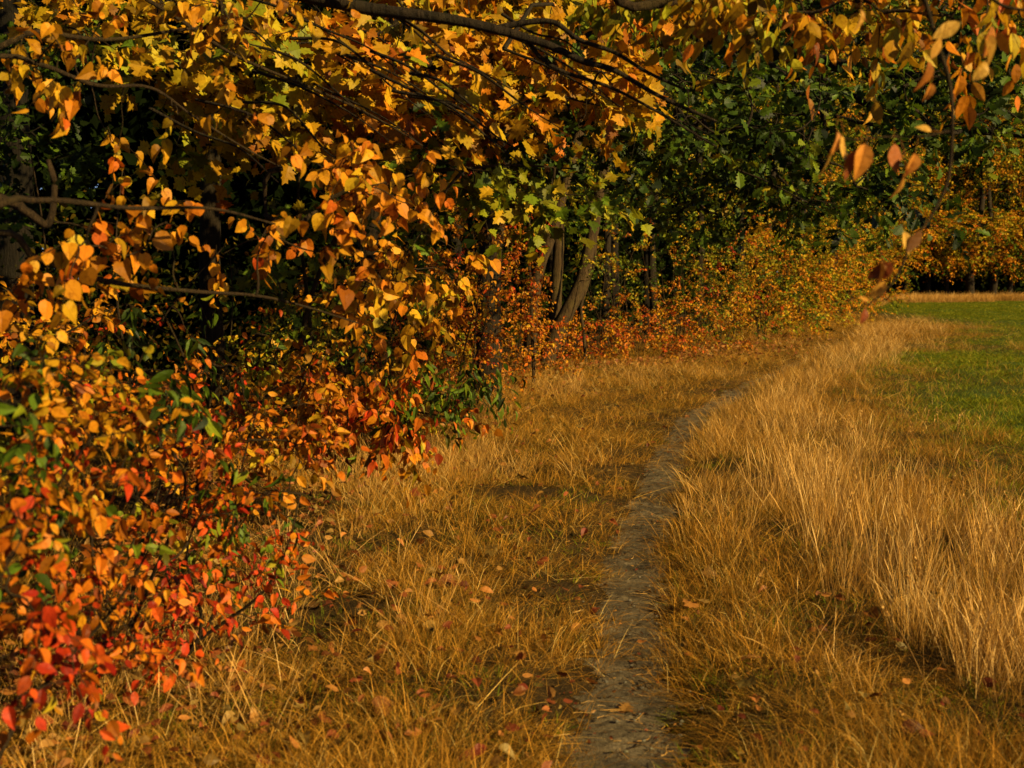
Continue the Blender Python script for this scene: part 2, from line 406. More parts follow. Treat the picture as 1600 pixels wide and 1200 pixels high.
# ------------------------------------------------------------------ grass (one geometry-nodes object per kind)
def tuft(seed, n, h, spread, lean, wdt, vmean, vsd, arch=.4, heads=0., comb=(0, 0)):
    r = np.random.default_rng(seed); N = n; M = 5
    ang = r.uniform(0, 2*PI, N); rad = spread*np.sqrt(r.uniform(0, 1, N))
    base = np.stack([rad*np.cos(ang), rad*np.sin(ang), np.full(N, -.015)], -1)
    H = h*r.uniform(.45, 1.15, N); az = ang + r.normal(0, 1.2, N); ln = np.abs(r.normal(0, lean, N)) + .05
    t = np.linspace(0, 1, M)
    out = np.stack([np.cos(az)+comb[0], np.sin(az)+comb[1], 0*az], -1)
    up = np.cos(np.clip(ln, 0, 1.5)); hz = np.sin(np.clip(ln, 0, 1.5))
    Q = base[:, None] + H[:, None, None]*(t[None, :, None]*(out*hz[:, None])[:, None] + (t[None, :]*up[:, None]-arch*(t[None]**2.2)*r.uniform(0, 1, N)[:, None])[..., None]*np.array([0, 0, 1.]) + (arch*t[None]**2*r.uniform(.1, .9, N)[:, None])[..., None]*out[:, None])
    Q[..., 2] = np.maximum(Q[..., 2], -.01)
    wv = wdt*r.uniform(.6, 1.3, N); fa = r.uniform(0, 2*PI, N); A = np.stack([np.cos(fa), np.sin(fa), r.normal(0, .2, N)], -1)
    prof = np.array([1, 1, .85, .55, .12])
    hd = r.uniform(0, 1, N) < heads
    W_ = wv[:, None]*prof[None]; W_[hd] = wdt*np.array([.5, .5, .45, 1.9, .3])
    V = np.stack([Q - A[:, None]*W_[..., None]/2, Q + A[:, None]*W_[..., None]/2], 2).reshape(-1, 3)
    i = np.arange(M-1); T = np.concatenate([np.stack([2*i, 2*i+1, 2*i+3], -1), np.stack([2*i, 2*i+3, 2*i+2], -1)])
    TT = (T[None] + (np.arange(N)*M*2)[:, None, None]).reshape(-1, 3)
    return mesh_np('tuft', V, TT, np.repeat(np.clip(r.normal(vmean, vsd, N), 0, 1), len(T)))
def grass(name, label, cat, pts, rz, sc, zs, meshes, mat):
    col = bpy.data.collections.new(name + '_tufts')
    for me in meshes:
        me.materials.append(mat); o = bpy.data.objects.new(name + '_tuft', me); col.objects.link(o)
    me = bpy.data.meshes.new(name); me.vertices.add(len(pts)); me.vertices.foreach_set('co', np.ascontiguousarray(pts, np.float32).ravel())
    a = me.attributes.new('rz', 'FLOAT', 'POINT'); a.data.foreach_set('value', rz.astype(np.float32))
    a = me.attributes.new('sc', 'FLOAT_VECTOR', 'POINT'); a.data.foreach_set('vector', np.stack([sc, sc, zs], -1).astype(np.float32).ravel())
    me.update(); o = bpy.data.objects.new(name, me); C.objects.link(o); tag(o, label, cat, kind='stuff')
    ng = bpy.data.node_groups.new(name, 'GeometryNodeTree')
    ng.interface.new_socket('Geometry', in_out='INPUT', socket_type='NodeSocketGeometry'); ng.interface.new_socket('Geometry', in_out='OUTPUT', socket_type='NodeSocketGeometry')
    N = ng.nodes; gi = N.new('NodeGroupInput'); go = N.new('NodeGroupOutput')
    ci = N.new('GeometryNodeCollectionInfo'); ci.inputs[0].default_value = col; ci.inputs['Separate Children'].default_value = True; ci.inputs['Reset Children'].default_value = True
    ip = N.new('GeometryNodeInstanceOnPoints'); ip.inputs['Pick Instance'].default_value = True
    mp = N.new('GeometryNodeMeshToPoints')
    def na(nm, ty):
        x = N.new('GeometryNodeInputNamedAttribute'); x.data_type = ty; x.inputs[0].default_value = nm; return x.outputs[0]
    cx = N.new('ShaderNodeCombineXYZ'); ng.links.new(na('rz', 'FLOAT'), cx.inputs[2])
    rv = N.new('FunctionNodeRandomValue'); rv.data_type = 'INT'; rv.inputs[4].default_value = 0; rv.inputs[5].default_value = len(meshes)-1
    ng.links.new(gi.outputs[0], mp.inputs[0]); ng.links.new(mp.outputs[0], ip.inputs['Points']); ng.links.new(ci.outputs[0], ip.inputs['Instance'])
    ng.links.new(rv.outputs[2], ip.inputs['Instance Index']); ng.links.new(cx.outputs[0], ip.inputs['Rotation']); ng.links.new(na('sc', 'FLOAT_VECTOR'), ip.inputs['Scale'])
    ng.links.new(ip.outputs[0], go.inputs[0])
    o.modifiers.new('grass', 'NODES').node_group = ng
    return o
def scatter(y0, y1, dens0, fall, n_max=60000, xpad=1.6, lo=None):
    """points over the visible wedge, density per m2 = dens0*(y/4)^-fall"""
    out = []
    yy = y0
    while yy < y1:
        st = max(.25, yy*.06); ye = min(yy+st, y1); ym = (yy+ye)/2
        hw = ym*800/F*1.05 + xpad; x0 = -hw
        e = np.interp(ym, EDGE[:, 1], EDGE[:, 0]) if ym < 100 else -hw
        if lo is not None: x0 = max(x0, e-lo)
        x1 = hw + .6 + ym*.05
        nn = int((ye-yy)*max(x1-x0, 0)*dens0*(max(ym, 3.)/4.)**-fall)
        out.append(np.stack([rng.uniform(x0, x1, nn), rng.uniform(yy, ye, nn)], -1)); yy = ye
    q = np.vstack(out); return q[rng.permutation(len(q))[:n_max]]
def fin(xy): return np.column_stack([xy, gz(xy[:, 0], xy[:, 1])])

# low dry grass over the whole verge
q = scatter(2.0, 60, 250, 1.25, 130000, lo=2.5); print('dry', len(q))
d, hw, sd_ = path_dist(q[:, 0], q[:, 1]); gr = green_zone(q[:, 0], q[:, 1])
patch0 = nz(q[:, 0], q[:, 1], .42, 7.) + .4*nz(q[:, 0], q[:, 1], .15, 3.) + .35*nz(q[:, 0], q[:, 1], 1.1, 5.)
patch = patch0
keep = (d > hw*1.06 + .035*rng.normal(size=len(q))) & (rng.uniform(size=len(q)) > np.clip(gr*np.interp(q[:, 1], [5, 14], [1.3, 1.7]), 0, .97)) & ((q[:, 1] < 44) | (q[:, 0] < 16)) & (rng.uniform(size=len(q)) > (q[:, 1] < 10)*(.8*(patch > .12)*np.where(sd_ < 0, 1, .7)))
q = q[keep]; d = d[keep]; hw = hw[keep]; patch = patch[keep]
far = 1 + np.clip(q[:, 1]-6, 0, 60)*.055
sc = rng.uniform(.7, 1.3, len(q))*far; h = sc*np.clip(.55+ (d-hw)*1.2, .5, 1.)/far**.6*np.clip(1+.5*nz(q[:, 0], q[:, 1], .6, 2.)-.5*np.clip(patch+.1, 0, 1), .3, 1.6)
h = h*np.where((sd_[keep] > 0) & (d-hw < .45) & (d-hw > .04), 1.55, 1.)
grass('dry_grass', 'matted golden brown dry grass covering both verges of the footpath', 'grass', fin(q), rng.uniform(0, 2*PI, len(q)), sc, h,
      [tuft(s, 56, .18, .12, 1.1, .0018, .56, .22, .6, comb=(.35*math.cos(s), .35*math.sin(s))) for s in range(9)] + [tuft(20+s, 50, .12, .11, .9, .0020, .24, .14, .5) for s in range(5)], M_thatch)
# tall straw band
q = scatter(2.0, 64, 100, 1.25, 60000)
sz = straw_zone(q[:, 0], q[:, 1]); keep = rng.uniform(size=len(q)) < sz*(.72+.45*nz(q[:, 0], q[:, 1], .6, 9.)); q = q[keep]
far = 1 + np.clip(q[:, 1]-8, 0, 60)*.045; sc = rng.uniform(.8, 1.3, len(q))*far
grass('tall_straw', 'tall upright pale straw grass in a band right of the footpath', 'grass', fin(q), rng.uniform(0, 2*PI, len(q)), sc, (rng.uniform(.55, 1.05, len(q))*(1+.3*nz(q[:, 0], q[:, 1], 1.4, 6.))*np.clip(1.1-q[:, 1]*.008, .7, 1)),
      [tuft(50+s, 26, .47, .10, .20, .0021, .80, .19, .12, .35, comb=(.2*math.cos(s*2), .2*math.sin(s*2))) for s in range(9)], M_straw)
# thin dry stalks mixed into the grass between the straw and the field
q = scatter(2.5, 40, 15, 1.2, 20000)
m = (q[:, 0] > 1.4) & (green_zone(q[:, 0], q[:, 1]) < .8) & (q[:, 0] > np.interp(q[:, 1], [0, 8, 12, 18, 25, 40], [1.6, 2.6, 3.6, 5., 8., 12.])); q = q[m]
grass('thin_straw', 'thin scattered dry stalks in the mixed grass beside the green field', 'grass', fin(q), rng.uniform(0, 2*PI, len(q)), rng.uniform(.8, 1.3, len(q)), rng.uniform(.35, .8, len(q)),
      [tuft(150+s, 14, .42, .14, .3, .0022, .72, .15, .2, .3) for s in range(5)], M_straw)
# pale strip of long grass along the foot of the far trees
n = 1500; x = rng.uniform(22, 50, n); q = np.column_stack([x, np.interp(x, EDGE[:, 0], EDGE[:, 1]) - rng.uniform(1.5, 5, n)*np.where((x > 30) & (x < 38), 1.5, .7)])
grass('pale_grass', 'pale strip of long dead grass along the foot of the far row of trees', 'grass', fin(q), rng.uniform(0, 2*PI, n), rng.uniform(2.5, 4, n), rng.uniform(1.2, 2.2, n), [tuft(170+s, 24, .42, .12, .3, .006, .75, .15, .2) for s in range(3)], M_straw)
# straw tussocks on the left verge and at the shrub foot
spots = [(650, 745, 1.0, 130), (700, 720, .7, 70), (560, 780, .9, 34), (480, 860, .8, 30), (420, 960, .7, 30), (900, 610, 1.6, 60), (820, 620, 1.2, 40), (1000, 590, 2., 60), (720, 600, 1.4, 40), (880, 740, .6, 14),
         (1290, 1080, .35, 7), (1160, 960, .25, 5), (1100, 590, 1.6, 40), (1095, 770, .35, 22), (1110, 720, .4, 30), (1130, 690, .5, 40), (1150, 665, .6, 50), (1180, 645, .7, 55), (1215, 622, .9, 60), (1250, 600, 1., 60), (1120, 800, .4, 22), (1160, 850, .5, 22), (300, 1080, .8, 34), (120, 1150, .7, 30), (760, 660, 1.1, 34), (560, 900, .6, 18), (640, 1000, .5, 9)]
qq = []
for px, py, r, n_ in spots:
    g = G(px, py); qq.append(g + rng.normal(0, r*.42, (n_, 2)))
q = np.vstack(qq); q = q[rng.uniform(size=len(q)) < .5]; d, hw, _ = path_dist(q[:, 0], q[:, 1]); q = q[d > hw+.12]
grass('straw_tussock', 'pale standing straw tussocks among the low grass by the shrubs', 'grass', fin(q), rng.uniform(0, 2*PI, len(q)), rng.uniform(.8, 1.3, len(q)), rng.uniform(.55, 1.05, len(q)),
      [tuft(70+s, 30, .34, .09, .42, .0019, .80, .14, .22, .25) for s in range(5)], M_straw)
# green shoots: moss and short grass beside the path, in the field
q = scatter(2.0, 30, 75, 1.5, 40000, lo=1.)
d, hw, sd_ = path_dist(q[:, 0], q[:, 1]); g1 = green_zone(q[:, 0], q[:, 1])
pr = np.clip(.10 + .4*(nz(q[:, 0], q[:, 1], .42, 7.) > .15) + .3*(nz(q[:, 0], q[:, 1], .55, 3.) > .25) + .15*((d-hw < .6) & (sd_ > 0)) + .4*g1 + .35*((q[:, 0] > 2.2) & (q[:, 1] < 14)), 0, 1)
keep = (d > hw+.03) & (rng.uniform(size=len(q)) < pr); q = q[keep]
far = 1 + np.clip(q[:, 1]-6, 0, 60)*.05
grass('green_tuft', 'short mossy green shoots low among the dry grass', 'grass', fin(q), rng.uniform(0, 2*PI, len(q)), rng.uniform(.7, 1.3, len(q))*far, rng.uniform(.4, 1., len(q)),
      [tuft(90+s, 50, .075, .10, .7, .0028, .40, .25, .4) for s in range(5)], M_green)
q = scatter(4., 110, 260, 1.7, 120000)
g1 = green_zone(q[:, 0], q[:, 1]); keep = rng.uniform(size=len(q)) < g1; q = q[keep]
far = 1 + np.clip(q[:, 1]-6, 0, 100)*.10
grass('field_grass', 'short green grass of the open field right of the straw', 'grass', fin(q), rng.uniform(0, 2*PI, len(q)), rng.uniform(.8, 1.3, len(q))*far, rng.uniform(.8, 1.2, len(q)),
      [tuft(110+s, 50, .09, .12, .5, .0034, .50, .24, .3) for s in range(6)], M_green)

# ------------------------------------------------------------------ vegetation
def vert(x, y, h, r, lean=(0, 0), wob=.05, n=6):
    z0 = float(gz(x, y)) - .1; q = branch(np.array([x, y, z0]), np.array([x+lean[0], y+lean[1], h]), 0, wob*.5, n); return (q, r, r*.35)
# big dark tree at the left edge
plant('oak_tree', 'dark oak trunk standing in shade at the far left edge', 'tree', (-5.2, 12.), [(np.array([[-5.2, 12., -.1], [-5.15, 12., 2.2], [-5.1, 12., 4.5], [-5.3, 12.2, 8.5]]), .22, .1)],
      [(region(-150, -500, 500, -30, 9.5, 13.5, 70), 'oak', .3, .1, 4, 1.2, {}), (region(-40, 20, 130, 340, 8.5, 10.5, 34), 'oak', .12, .06, 4, 1.1, {})], group=None, mat=M_bark_shade)  # second cluster: dark leaves added to shade this trunk
# linden / hazel reaching in from the left
def PL(lst, d):
    a = np.array(lst, float); dd = np.linspace(d[0], d[1], len(a)) if isinstance(d, tuple) else np.full(len(a), d); return P(a[:, 0], a[:, 1], dd)
tb = np.array([[-2.9, 3.6, -.1], [-2.8, 3.7, 1.2], [-2.75, 3.8, 2.2], [-2.5, 4.0, 3.6], [-2.2, 4.4, 5.]])
def from_trunk(k, pts): return np.vstack([tb[k], pts])
plant('linden_tree', 'linden reaching in from the left with long bent branches of brown orange heart leaves', 'tree', (-2.9, 3.6),
      [(tb, .10, .05),
       (from_trunk(1, PL([(-60, 350), (60, 313), (200, 325), (330, 326), (430, 350)], (3.3, 3.9))), .013, .003),
       (from_trunk(1, PL([(-50, 375), (60, 405), (170, 440), (300, 455), (400, 462), (480, 480), (560, 505)], (3.7, 4.6))), .013, .003),
       (from_trunk(2, PL([(-40, 90), (60, 100), (150, 133), (235, 137), (300, 180), (380, 230), (440, 262)], (4.2, 5.))), .011, .003),
       (from_trunk(3, PL([(-80, 45), (60, 50), (170, 62), (300, 45), (400, 50)], (4.8, 5.5))), .016, .004),
       (from_trunk(2, PL([(-30, 300), (40, 330), (75, 350), (85, 290), (75, 250)], 4.)), .02, .008),
       (from_trunk(3, PL([(150, -60), (280, 30), (370, 88), (480, 135), (560, 170), (640, 215), (720, 270)], (5.2, 6.2))), .012, .003)],
      [(region(120, 335, 330, 420, 3.5, 4.2, 8), 'heart', .70, .03, 2, 1., {}),
       (region(330, 350, 560, 410, 4.2, 5.2, 9), 'heart', .69, .03, 2, 1., {}),
       (region(0, 30, 180, 130, 4.2, 5.6, 11), 'heart', .62, .04, 2, 1., {}),
       (region(100, 120, 420, 250, 4.2, 5.4, 6), 'heart', .60, .04, 2, 1., {}),
       (region(180, -30, 540, 40, 4.8, 6., 13), 'heart', .59, .04, 2, 1., {}),
       (region(470, 262, 660, 320, 4.8, 5.5, 14), 'heart', .66, .03, 3, 1.1, {}),
       (region(0, 400, 160, 520, 3.4, 4.4, 8), 'heart', .68, .04, 2, 1., {}),
       (region(600, 380, 730, 500, 5.8, 7.5, 12), 'heart', .64, .03, 3, 1.2, {}),
       (region(530, 420, 640, 500, 5.4, 6.5, 9), 'heart', .64, .03, 2, 1.1, {})], mat=M_twig, wob=.05)
# maples
def mp_tree(x, y, h, r, lean=(0, 0)): return [vert(x, y, h, r, lean)]
plant('maple_tree', 'yellow maple with bright lobed leaves at the upper left', 'tree', (-2.6, 10.5), mp_tree(-2.6, 10.5, 7, .11, (.6, -1)),
      [(region(190, 60, 480, 160, 6.4, 8., 34, .1), 'maple', .50, .05, 3, 1., {}), (region(330, 40, 660, 150, 6.4, 8., 36, .1, 3.), 'maple', .59, .05, 3, 1., {}),
       (region(200, 150, 330, 280, 7., 8.5, 4), 'maple', .42, .06, 2, 1., {}), (region(360, 150, 520, 230, 6.6, 8., 18), 'maple', .55, .05, 3, 1., {}),
       (region(0, -20, 700, 50, 7.5, 10, 50), 'maple', .55, .06, 3, 1., {})], tip=.004, wob=.05)
plant('maple_tree', 'golden maple filling the top middle behind the dark limb', 'tree', (-1.95, 12.4), mp_tree(-1.95, 12.4, 8, .12, (1.6, -2.)),
      [(region(540, 70, 780, 190, 6.6, 8.2, 40, .15, 2.), 'maple', .61, .05, 3, 1., {}), (region(700, 20, 1000, 180, 6.8, 9., 80, .35, 4.), 'maple', .62, .05, 3, 1.05, {}),
       (region(560, -30, 1050, 30, 7.5, 10, 30), 'maple', .57, .05, 3, 1., {}), (region(750, 170, 1000, 270, 7.6, 9., 22), 'oak', .12, .05, 3, 1.1, {}),
       (region(560, 200, 760, 270, 7.6, 9., 14), 'oak', .10, .06, 2, 1., {})], tip=.004, wob=.05)
plant('maple_sapling', 'young maple with lime green leaves against the dark wood', 'tree', (-1.75, 9.3), [(np.vstack([[[-1.75, 9.3, -.1], [-1.65, 9.2, 1.3], [-1.1, 8.4, 2.2]], P([640, 720, 800, 900], [272, 264, 258, 264], [7.6, 7.3, 7.4, 7.6])]), .022, .005)],
      [(region(712, 282, 780, 325, 7.0, 7.7, 8), 'maple', .41, .02, 3, .9, {}), (region(815, 270, 870, 322, 7.1, 7.8, 9), 'maple', .42, .03, 3, .9, {}),
       (region(890, 282, 935, 325, 7.2, 7.9, 5), 'maple', .41, .03, 2, .9, {}), (region(610, 255, 660, 300, 7.0, 7.7, 4), 'maple', .43, .03, 2, .9, {})], mat=M_twig, wob=.04)
plant('maple_sapling', 'yellowish green maple sapling below the golden one beside orange shrub', 'tree', (-1.75, 9.9), [(np.array([[-1.75, 9.9, -.1], [-1.72, 9.9, 1.], [-1.8, 9.8, 2.2], [-1.7, 9.6, 3.]]), .022, .008)],
      [(region(390, 380, 450, 470, 8.8, 10, 9), 'maple', .37, .04, 3, .9, {}), (region(430, 300, 540, 400, 8.8, 10, 10), 'maple', .34, .06, 2, .9, {}),
       (region(480, 380, 660, 470, 9., 10.5, 14), 'maple', .38, .05, 2, .9, {}), (region(560, 330, 680, 400, 9, 10.5, 10), 'maple', .36, .07, 2, .9, {}),
       (region(400, 470, 560, 560, 9., 11, 16), 'ovate', .40, .08, 3, 1., {})], mat=M_twig, wob=.04)
# oak with the long dark limbs over the path
tr = np.array([[-4.2, 8.4, -.1], [-4.1, 8.3, 2.], [-3.9, 8.1, 4.], [-3.6, 7.9, 6.5]])
plant('oak_tree', 'oak whose long dark bare limb sweeps down to the right across the top middle', 'tree', (-4.2, 8.4),
      [(tr, .22, .12),
       (np.vstack([tr[2], PL([(60, -130), (300, -50), (530, 5), (610, 18), (700, 30), (770, 45), (850, 68), (910, 95), (960, 110), (1030, 150), (1120, 190)], (5.0, 4.9))]), .036, .006),
       (PL([(770, 45), (830, 34), (868, 36), (905, 62), (960, 82), (1010, 112), (1070, 140)], (5.0, 4.9)), .014, .006),
       (PL([(820, 58), (845, 90), (880, 112), (950, 135), (1010, 165), (1070, 200), (1120, 230)], (4.98, 4.9)), .010, .004),
       (PL([(610, 18), (660, 50), (700, 85), (740, 105), (800, 140)], (5., 5.2)), .008, .003),
       (PL([(520, 60), (570, 110), (640, 170), (690, 225), (730, 262), (770, 268)], (7.2, 6.6)), .012, .004)
       ] + [(PL([(a, b), (a+L*.35, b+L*.12+rng.normal(0, 9)), (a+L*.7, b+L*.33+rng.normal(0, 9)), (a+L, b+L*.55+rng.normal(0, 12))], (dd, dd-.3)), .009, .002) for a, b, L, dd in zip(rng.uniform(150, 820, 22), rng.uniform(-10, 170, 22), rng.uniform(120, 300, 22), rng.uniform(5.2, 6.6, 22))],
      [(region(960, 100, 1200, 200, 8.6, 10., 14), 'oak', .25, .08, 2, 1., {}), (region(1000, 170, 1150, 330, 8.4, 10., 10), 'oak', .3, .1, 2, 1., {}),
       (region(600, 60, 960, 260, 6., 7.6, 14), 'oak', .18, .08, 1, .9, {})], wob=.08)
tr = np.array([[-.35, 16.5, -.1], [-.3, 16.4, 2.], [0, 16., 4.2], [.3, 15.2, 7.5]])
plant('oak_tree', 'green leaved oak spreading dark limbs over the path at upper right', 'tree', (-.35, 16.5),
      [(tr, .20, .10),
       (np.vstack([tr[2], PL([(980, 30), (1080, 55), (1180, 78), (1260, 92), (1350, 110), (1440, 122), (1540, 140), (1660, 135)], (13, 9.))]), .11, .03),
       (np.vstack([tr[2], PL([(1000, 120), (1120, 130), (1250, 118), (1330, 150), (1420, 190), (1520, 205), (1620, 215)], (13, 9.5))]), .07, .015),
       (PL([(1180, 78), (1260, 150), (1300, 180), (1400, 200), (1500, 205)], (10.8, 9.)), .03, .008),
       (PL([(1440, 122), (1500, 60), (1560, 25), (1620, 10)], (9.6, 8.8)), .03, .01),
       (PL([(1060, 170), (1090, 215), (1130, 255), (1190, 280), (1250, 310)], (8.6, 8.2)), .014, .004)],
      [(region(1030, 110, 1300, 240, 7.6, 10.5, 66, .0), 'oak', .19, .08, 3, 1.05, {}), (region(1120, 160, 1480, 360, 8.2, 11.5, 80, .0, 2.), 'oak', .21, .09, 3, 1., {}),
       (region(1400, 100, 1620, 210, 8.5, 11, 42), 'oak', .20, .07, 3, 1.05, {}), (region(1480, 20, 1620, 110, 8.5, 11, 28), 'oak', .24, .08, 3, 1., {}),
       (region(1000, 60, 1600, 140, 10, 14, 60), 'oak', .16, .08, 3, 1.1, {}), (region(1000, 200, 1250, 360, 9., 13, 36), 'oak', .24, .12, 3, 1., {}),
       (region(900, -120, 1700, 20, 9, 14, 110), 'oak', .22, .1, 3, 1.2, {})], tip=.005, wob=.06)
# cherry overhead: trunk behind the photographer on the left
tr = np.array([[-2.6, -.8, -.1], [-2.5, -.7, 1.5], [-2.2, -.3, 3.2], [-1.6, .6, 4.6], [-.8, 1.8, 5.2]])
lm = [(tr, .13, .05), (np.vstack([tr[3], [[-.6, 2., 4.4], [.2, 3.2, 3.7]], PL([(950, -30), (1100, -20), (1250, -25), (1400, -10)], (4.6, 5.2))]), .035, .008),
      (np.vstack([tr[2], [[-1., 1., 3.7], [.2, 2., 3.1]], PL([(1250, -130), (1380, -90), (1430, -30)], (2.9, 2.8))]), .03, .006),
      (PL([(1430, -30), (1445, 0), (1462, 60), (1484, 130), (1488, 200), (1483, 270), (1472, 305), (1450, 345), (1425, 378), (1405, 425), (1385, 452), (1355, 478)], 2.8), .0062, .002),
      (PL([(1484, 205), (1440, 213), (1380, 214), (1330, 218), (1305, 208)], 2.8), .003, .0015), (PL([(1430, -30), (1520, -20), (1570, 10), (1640, 20)], 2.9), .006, .003),
      (PL([(1400, 210), (1412, 235), (1405, 250)], 2.8), .002, .0015)]
ch = plant('cherry_tree', 'cherry overhead with drooping yellow and copper leaves and one long hanging twig at right', 'tree', (-2.6, -.8), lm,
      [(region(900, -50, 1120, 35, 5., 6., 22), 'cherry', .52, .06, 3, .95, {}), (region(1120, -50, 1420, 35, 4.2, 5.4, 26), 'cherry', .60, .07, 3, .95, {}),
       (region(1180, 25, 1260, 45, 4.4, 5.2, 3), 'cherry', .58, .06, 2, .9, {}), (region(1420, -50, 1620, 55, 3.6, 5., 12), 'cherry', .66, .08, 2, .85, {}),
       (region(620, -70, 860, -40, 5.2, 6., 6), 'cherry', .55, .05, 2, .95, {})], mat=M_twig, wob=.05)
M_copper = leafy('copper_leaf', [(0, (.10, .012, .006)), (.35, (.28, .07, .02)), (.7, (.52, .20, .03)), (1, (.68, .40, .07))], trans=.3)
# the large copper leaves on the hanging twig, each one a leaf of its own
big = [(1308, 205, 95, .075, .80), (1316, 212, 80, .090, .62), (1300, 235, 110, .085, .52), (1322, 240, 75, .080, .64), (1352, 225, 100, .10, .80), (1338, 235, 112, .088, .92), (1398, 225, 85, .080, .90),
       (1412, 245, 80, .062, .95), (1430, 240, 105, .065, .80), (1411, 275, 100, .070, .74), (1412, 362, 70, .080, .60), (1440, 362, 125, .085, .76), (1395, 410, 140, .095, .95), (1376, 408, 80, .085, .78),
       (1384, 440, 130, .075, .70), (1352, 482, 100, .055, .98), (1358, 470, 200, .04, .72), (1450, 95, 95, .085, .84), (1455, 130, 100, .05, .8), (1550, 40, 95, .09, .82), (1535, 55, 60, .08, .52), (1500, 35, 150, .085, .56),
       (1345, 15, 95, .065, .68), (1540, 95, 110, .06, .6), (1470, 60, 110, .06, .70), (1560, 50, 60, .07, .76), (1455, 205, 200, .045, .62)]
base = np.array(ch.location)
for px, py, an, sz, v in big:
    a = Acc(); p0 = P(px, py, 2.78); dd = np.array([math.cos(radians(an)), rng.uniform(-.25, .25), -math.sin(radians(an))])
    put_leaves(a, ovate, p0[None], dd[None], (SUNN*.9 + rng.normal(0, .28, 3))[None], np.array([sz*(.72 if py > 350 else .86)]), np.array([np.interp(v, [.5, .62, .7, .8, .9, 1.], [1., 1., .88, .72, .45, .25])]))
    q = branch(p0 - dd*.03 + np.array([0, 0, .008]), p0, 0, .05, 4); tubes(a, q[None], np.full((1, 4), .0007), 4, .8)
    a.obj('leaf', M_copper, ch, False, base)

# ------------------------------------------------------------------ shrubs
def shrub(label, x, y, wid, dep, h0, h1, nA, kind, v, vs, nt_=3, sc=1., nst=6, group='shrubs along the wood edge', lm_=None, tip=.0025, name='shrub', kw=None, cat='shrub', top=None):
    """shrub filling an ellipsoid-ish volume round x, y"""
    A = []
    while len(A) < nA:
        a, b, c = rng.uniform(-1, 1, 3)
        if a*a+b*b+max(c, 0)**2 > 1 or a*a+b*b < .12 and c < .5: continue
        z = h0 + (h1-h0)*(c*.5+.5)
        if c < 0 and rng.uniform() < -c*.25: continue
        A.append((x+a*wid, y+b*dep, z*(1+.2*math.sin(a*5+x))))
    A = np.array(A)
    gx = float(gz(x, y)); limbs = []
    for i in range(nst):
        an = rng.uniform(0, 2*PI); rr = rng.uniform(.2, .6)
        limbs.append((branch(np.array([x+.1*math.cos(an), y+.1*math.sin(an), gx-.05]), np.array([x+wid*rr*math.cos(an), y+dep*rr*math.sin(an), h1*rng.uniform(.55, .9)]), 0, .05, 8), .012*(h1/2)**.6, .004))
    g = [(A, kind, v, vs, nt_, sc, dict(kw or {}))]
    return plant(name, label, cat, (x, y), limbs, g, group, tip, M_twig, ('stem', 'foliage'), lm_, 6)
def gp(px, d): return ((px-800)/F*d*1.0, d)
# foreground left shrub, built from regions so that its outline follows the photo
def vH(Pt):  # redder towards the ground, in reality the low shoots have turned first
    return .86 - .13*np.clip(Pt[:, 2]-.1, 0, 1.4) - np.where(rng.uniform(size=len(Pt)) < .13, rng.uniform(.2, .5, len(Pt)), 0)
st = lambda x, y, x1, y1, h, r=.010: (branch(np.array([x, y, -.08]), np.array([x1, y1, h]), 0, .06, 8), r, .003)
plant('dogwood_shrub', 'nearest shrub at lower left edge, blurred, with scarlet and orange oval leaves', 'shrub', (-1.62, 3.1),
      [st(-1.6, 3.1, -1.35, 2.9, 1.5), st(-1.65, 3.2, -1.5, 3.2, 1.7), st(-1.6, 3.15, -1.1, 3.0, 1.2), st(-1.6, 3.0, -1.2, 2.7, .9), st(-1.55, 3.1, -1., 3.2, .9)],
      [(region(-60, 560, 130, 800, 2.7, 3.6, 18), 'ovate', vH, .05, 3, .95, {}), (region(-60, 800, 130, 1060, 2.5, 3.2, 17), 'ovate', lambda p: vH(p)+.05, .05, 3, 1., {}),
       (region(60, 540, 230, 780, 3., 4., 20), 'ovate', vH, .06, 3, .95, {}), (region(100, 780, 250, 1050, 3., 3.8, 12), 'ovate', vH, .06, 3, .9, {}),
       (region(-60, 620, 60, 900, 2.4, 2.9, 5), 'ovate', .28, .04, 2, 1., {})], 'red and orange shrubs at lower left', .0022, M_twig, ('stem', 'foliage'), kt=6)
plant('dogwood_shrub', 'orange shrub with some green leaves between the scarlet one and the grass', 'shrub', (-1.55, 4.7),
      [st(-1.55, 4.7, -1.0, 4.5, 1.1), st(-1.6, 4.8, -1.4, 4.6, 1.5), st(-1.5, 4.6, -.8, 4.3, .8), st(-1.5, 4.6, -1.1, 4.1, .8), st(-1.6, 4.7, -1.3, 4.2, 1.)],
      [(region(220, 660, 490, 800, 4.2, 5.2, 24, .1), 'ovate', .76, .07, 3, .95, {}), (region(220, 580, 330, 700, 4.2, 5., 11), 'ovate', .78, .06, 3, .9, {}),
       (region(200, 780, 430, 900, 4., 5., 20), 'ovate', lambda p: .80 - .45*(rng.uniform(size=len(p)) < .22), .06, 3, .85, {}), (region(240, 890, 320, 1020, 3.8, 4.6, 9), 'ovate', .87, .03, 3, .9, {}),
       (region(330, 860, 500, 990, 4.2, 4.8, 5), 'small', .78, .05, 2, 1.1, {}), (region(260, 600, 330, 680, 4., 4.6, 4), 'lance', .22, .04, 2, .9, {}),
       (region(300, 740, 460, 850, 4., 4.8, 6), 'lance', .27, .05, 2, .8, {})], 'red and orange shrubs at lower left', .0022, M_twig, ('stem', 'foliage'), kt=6)
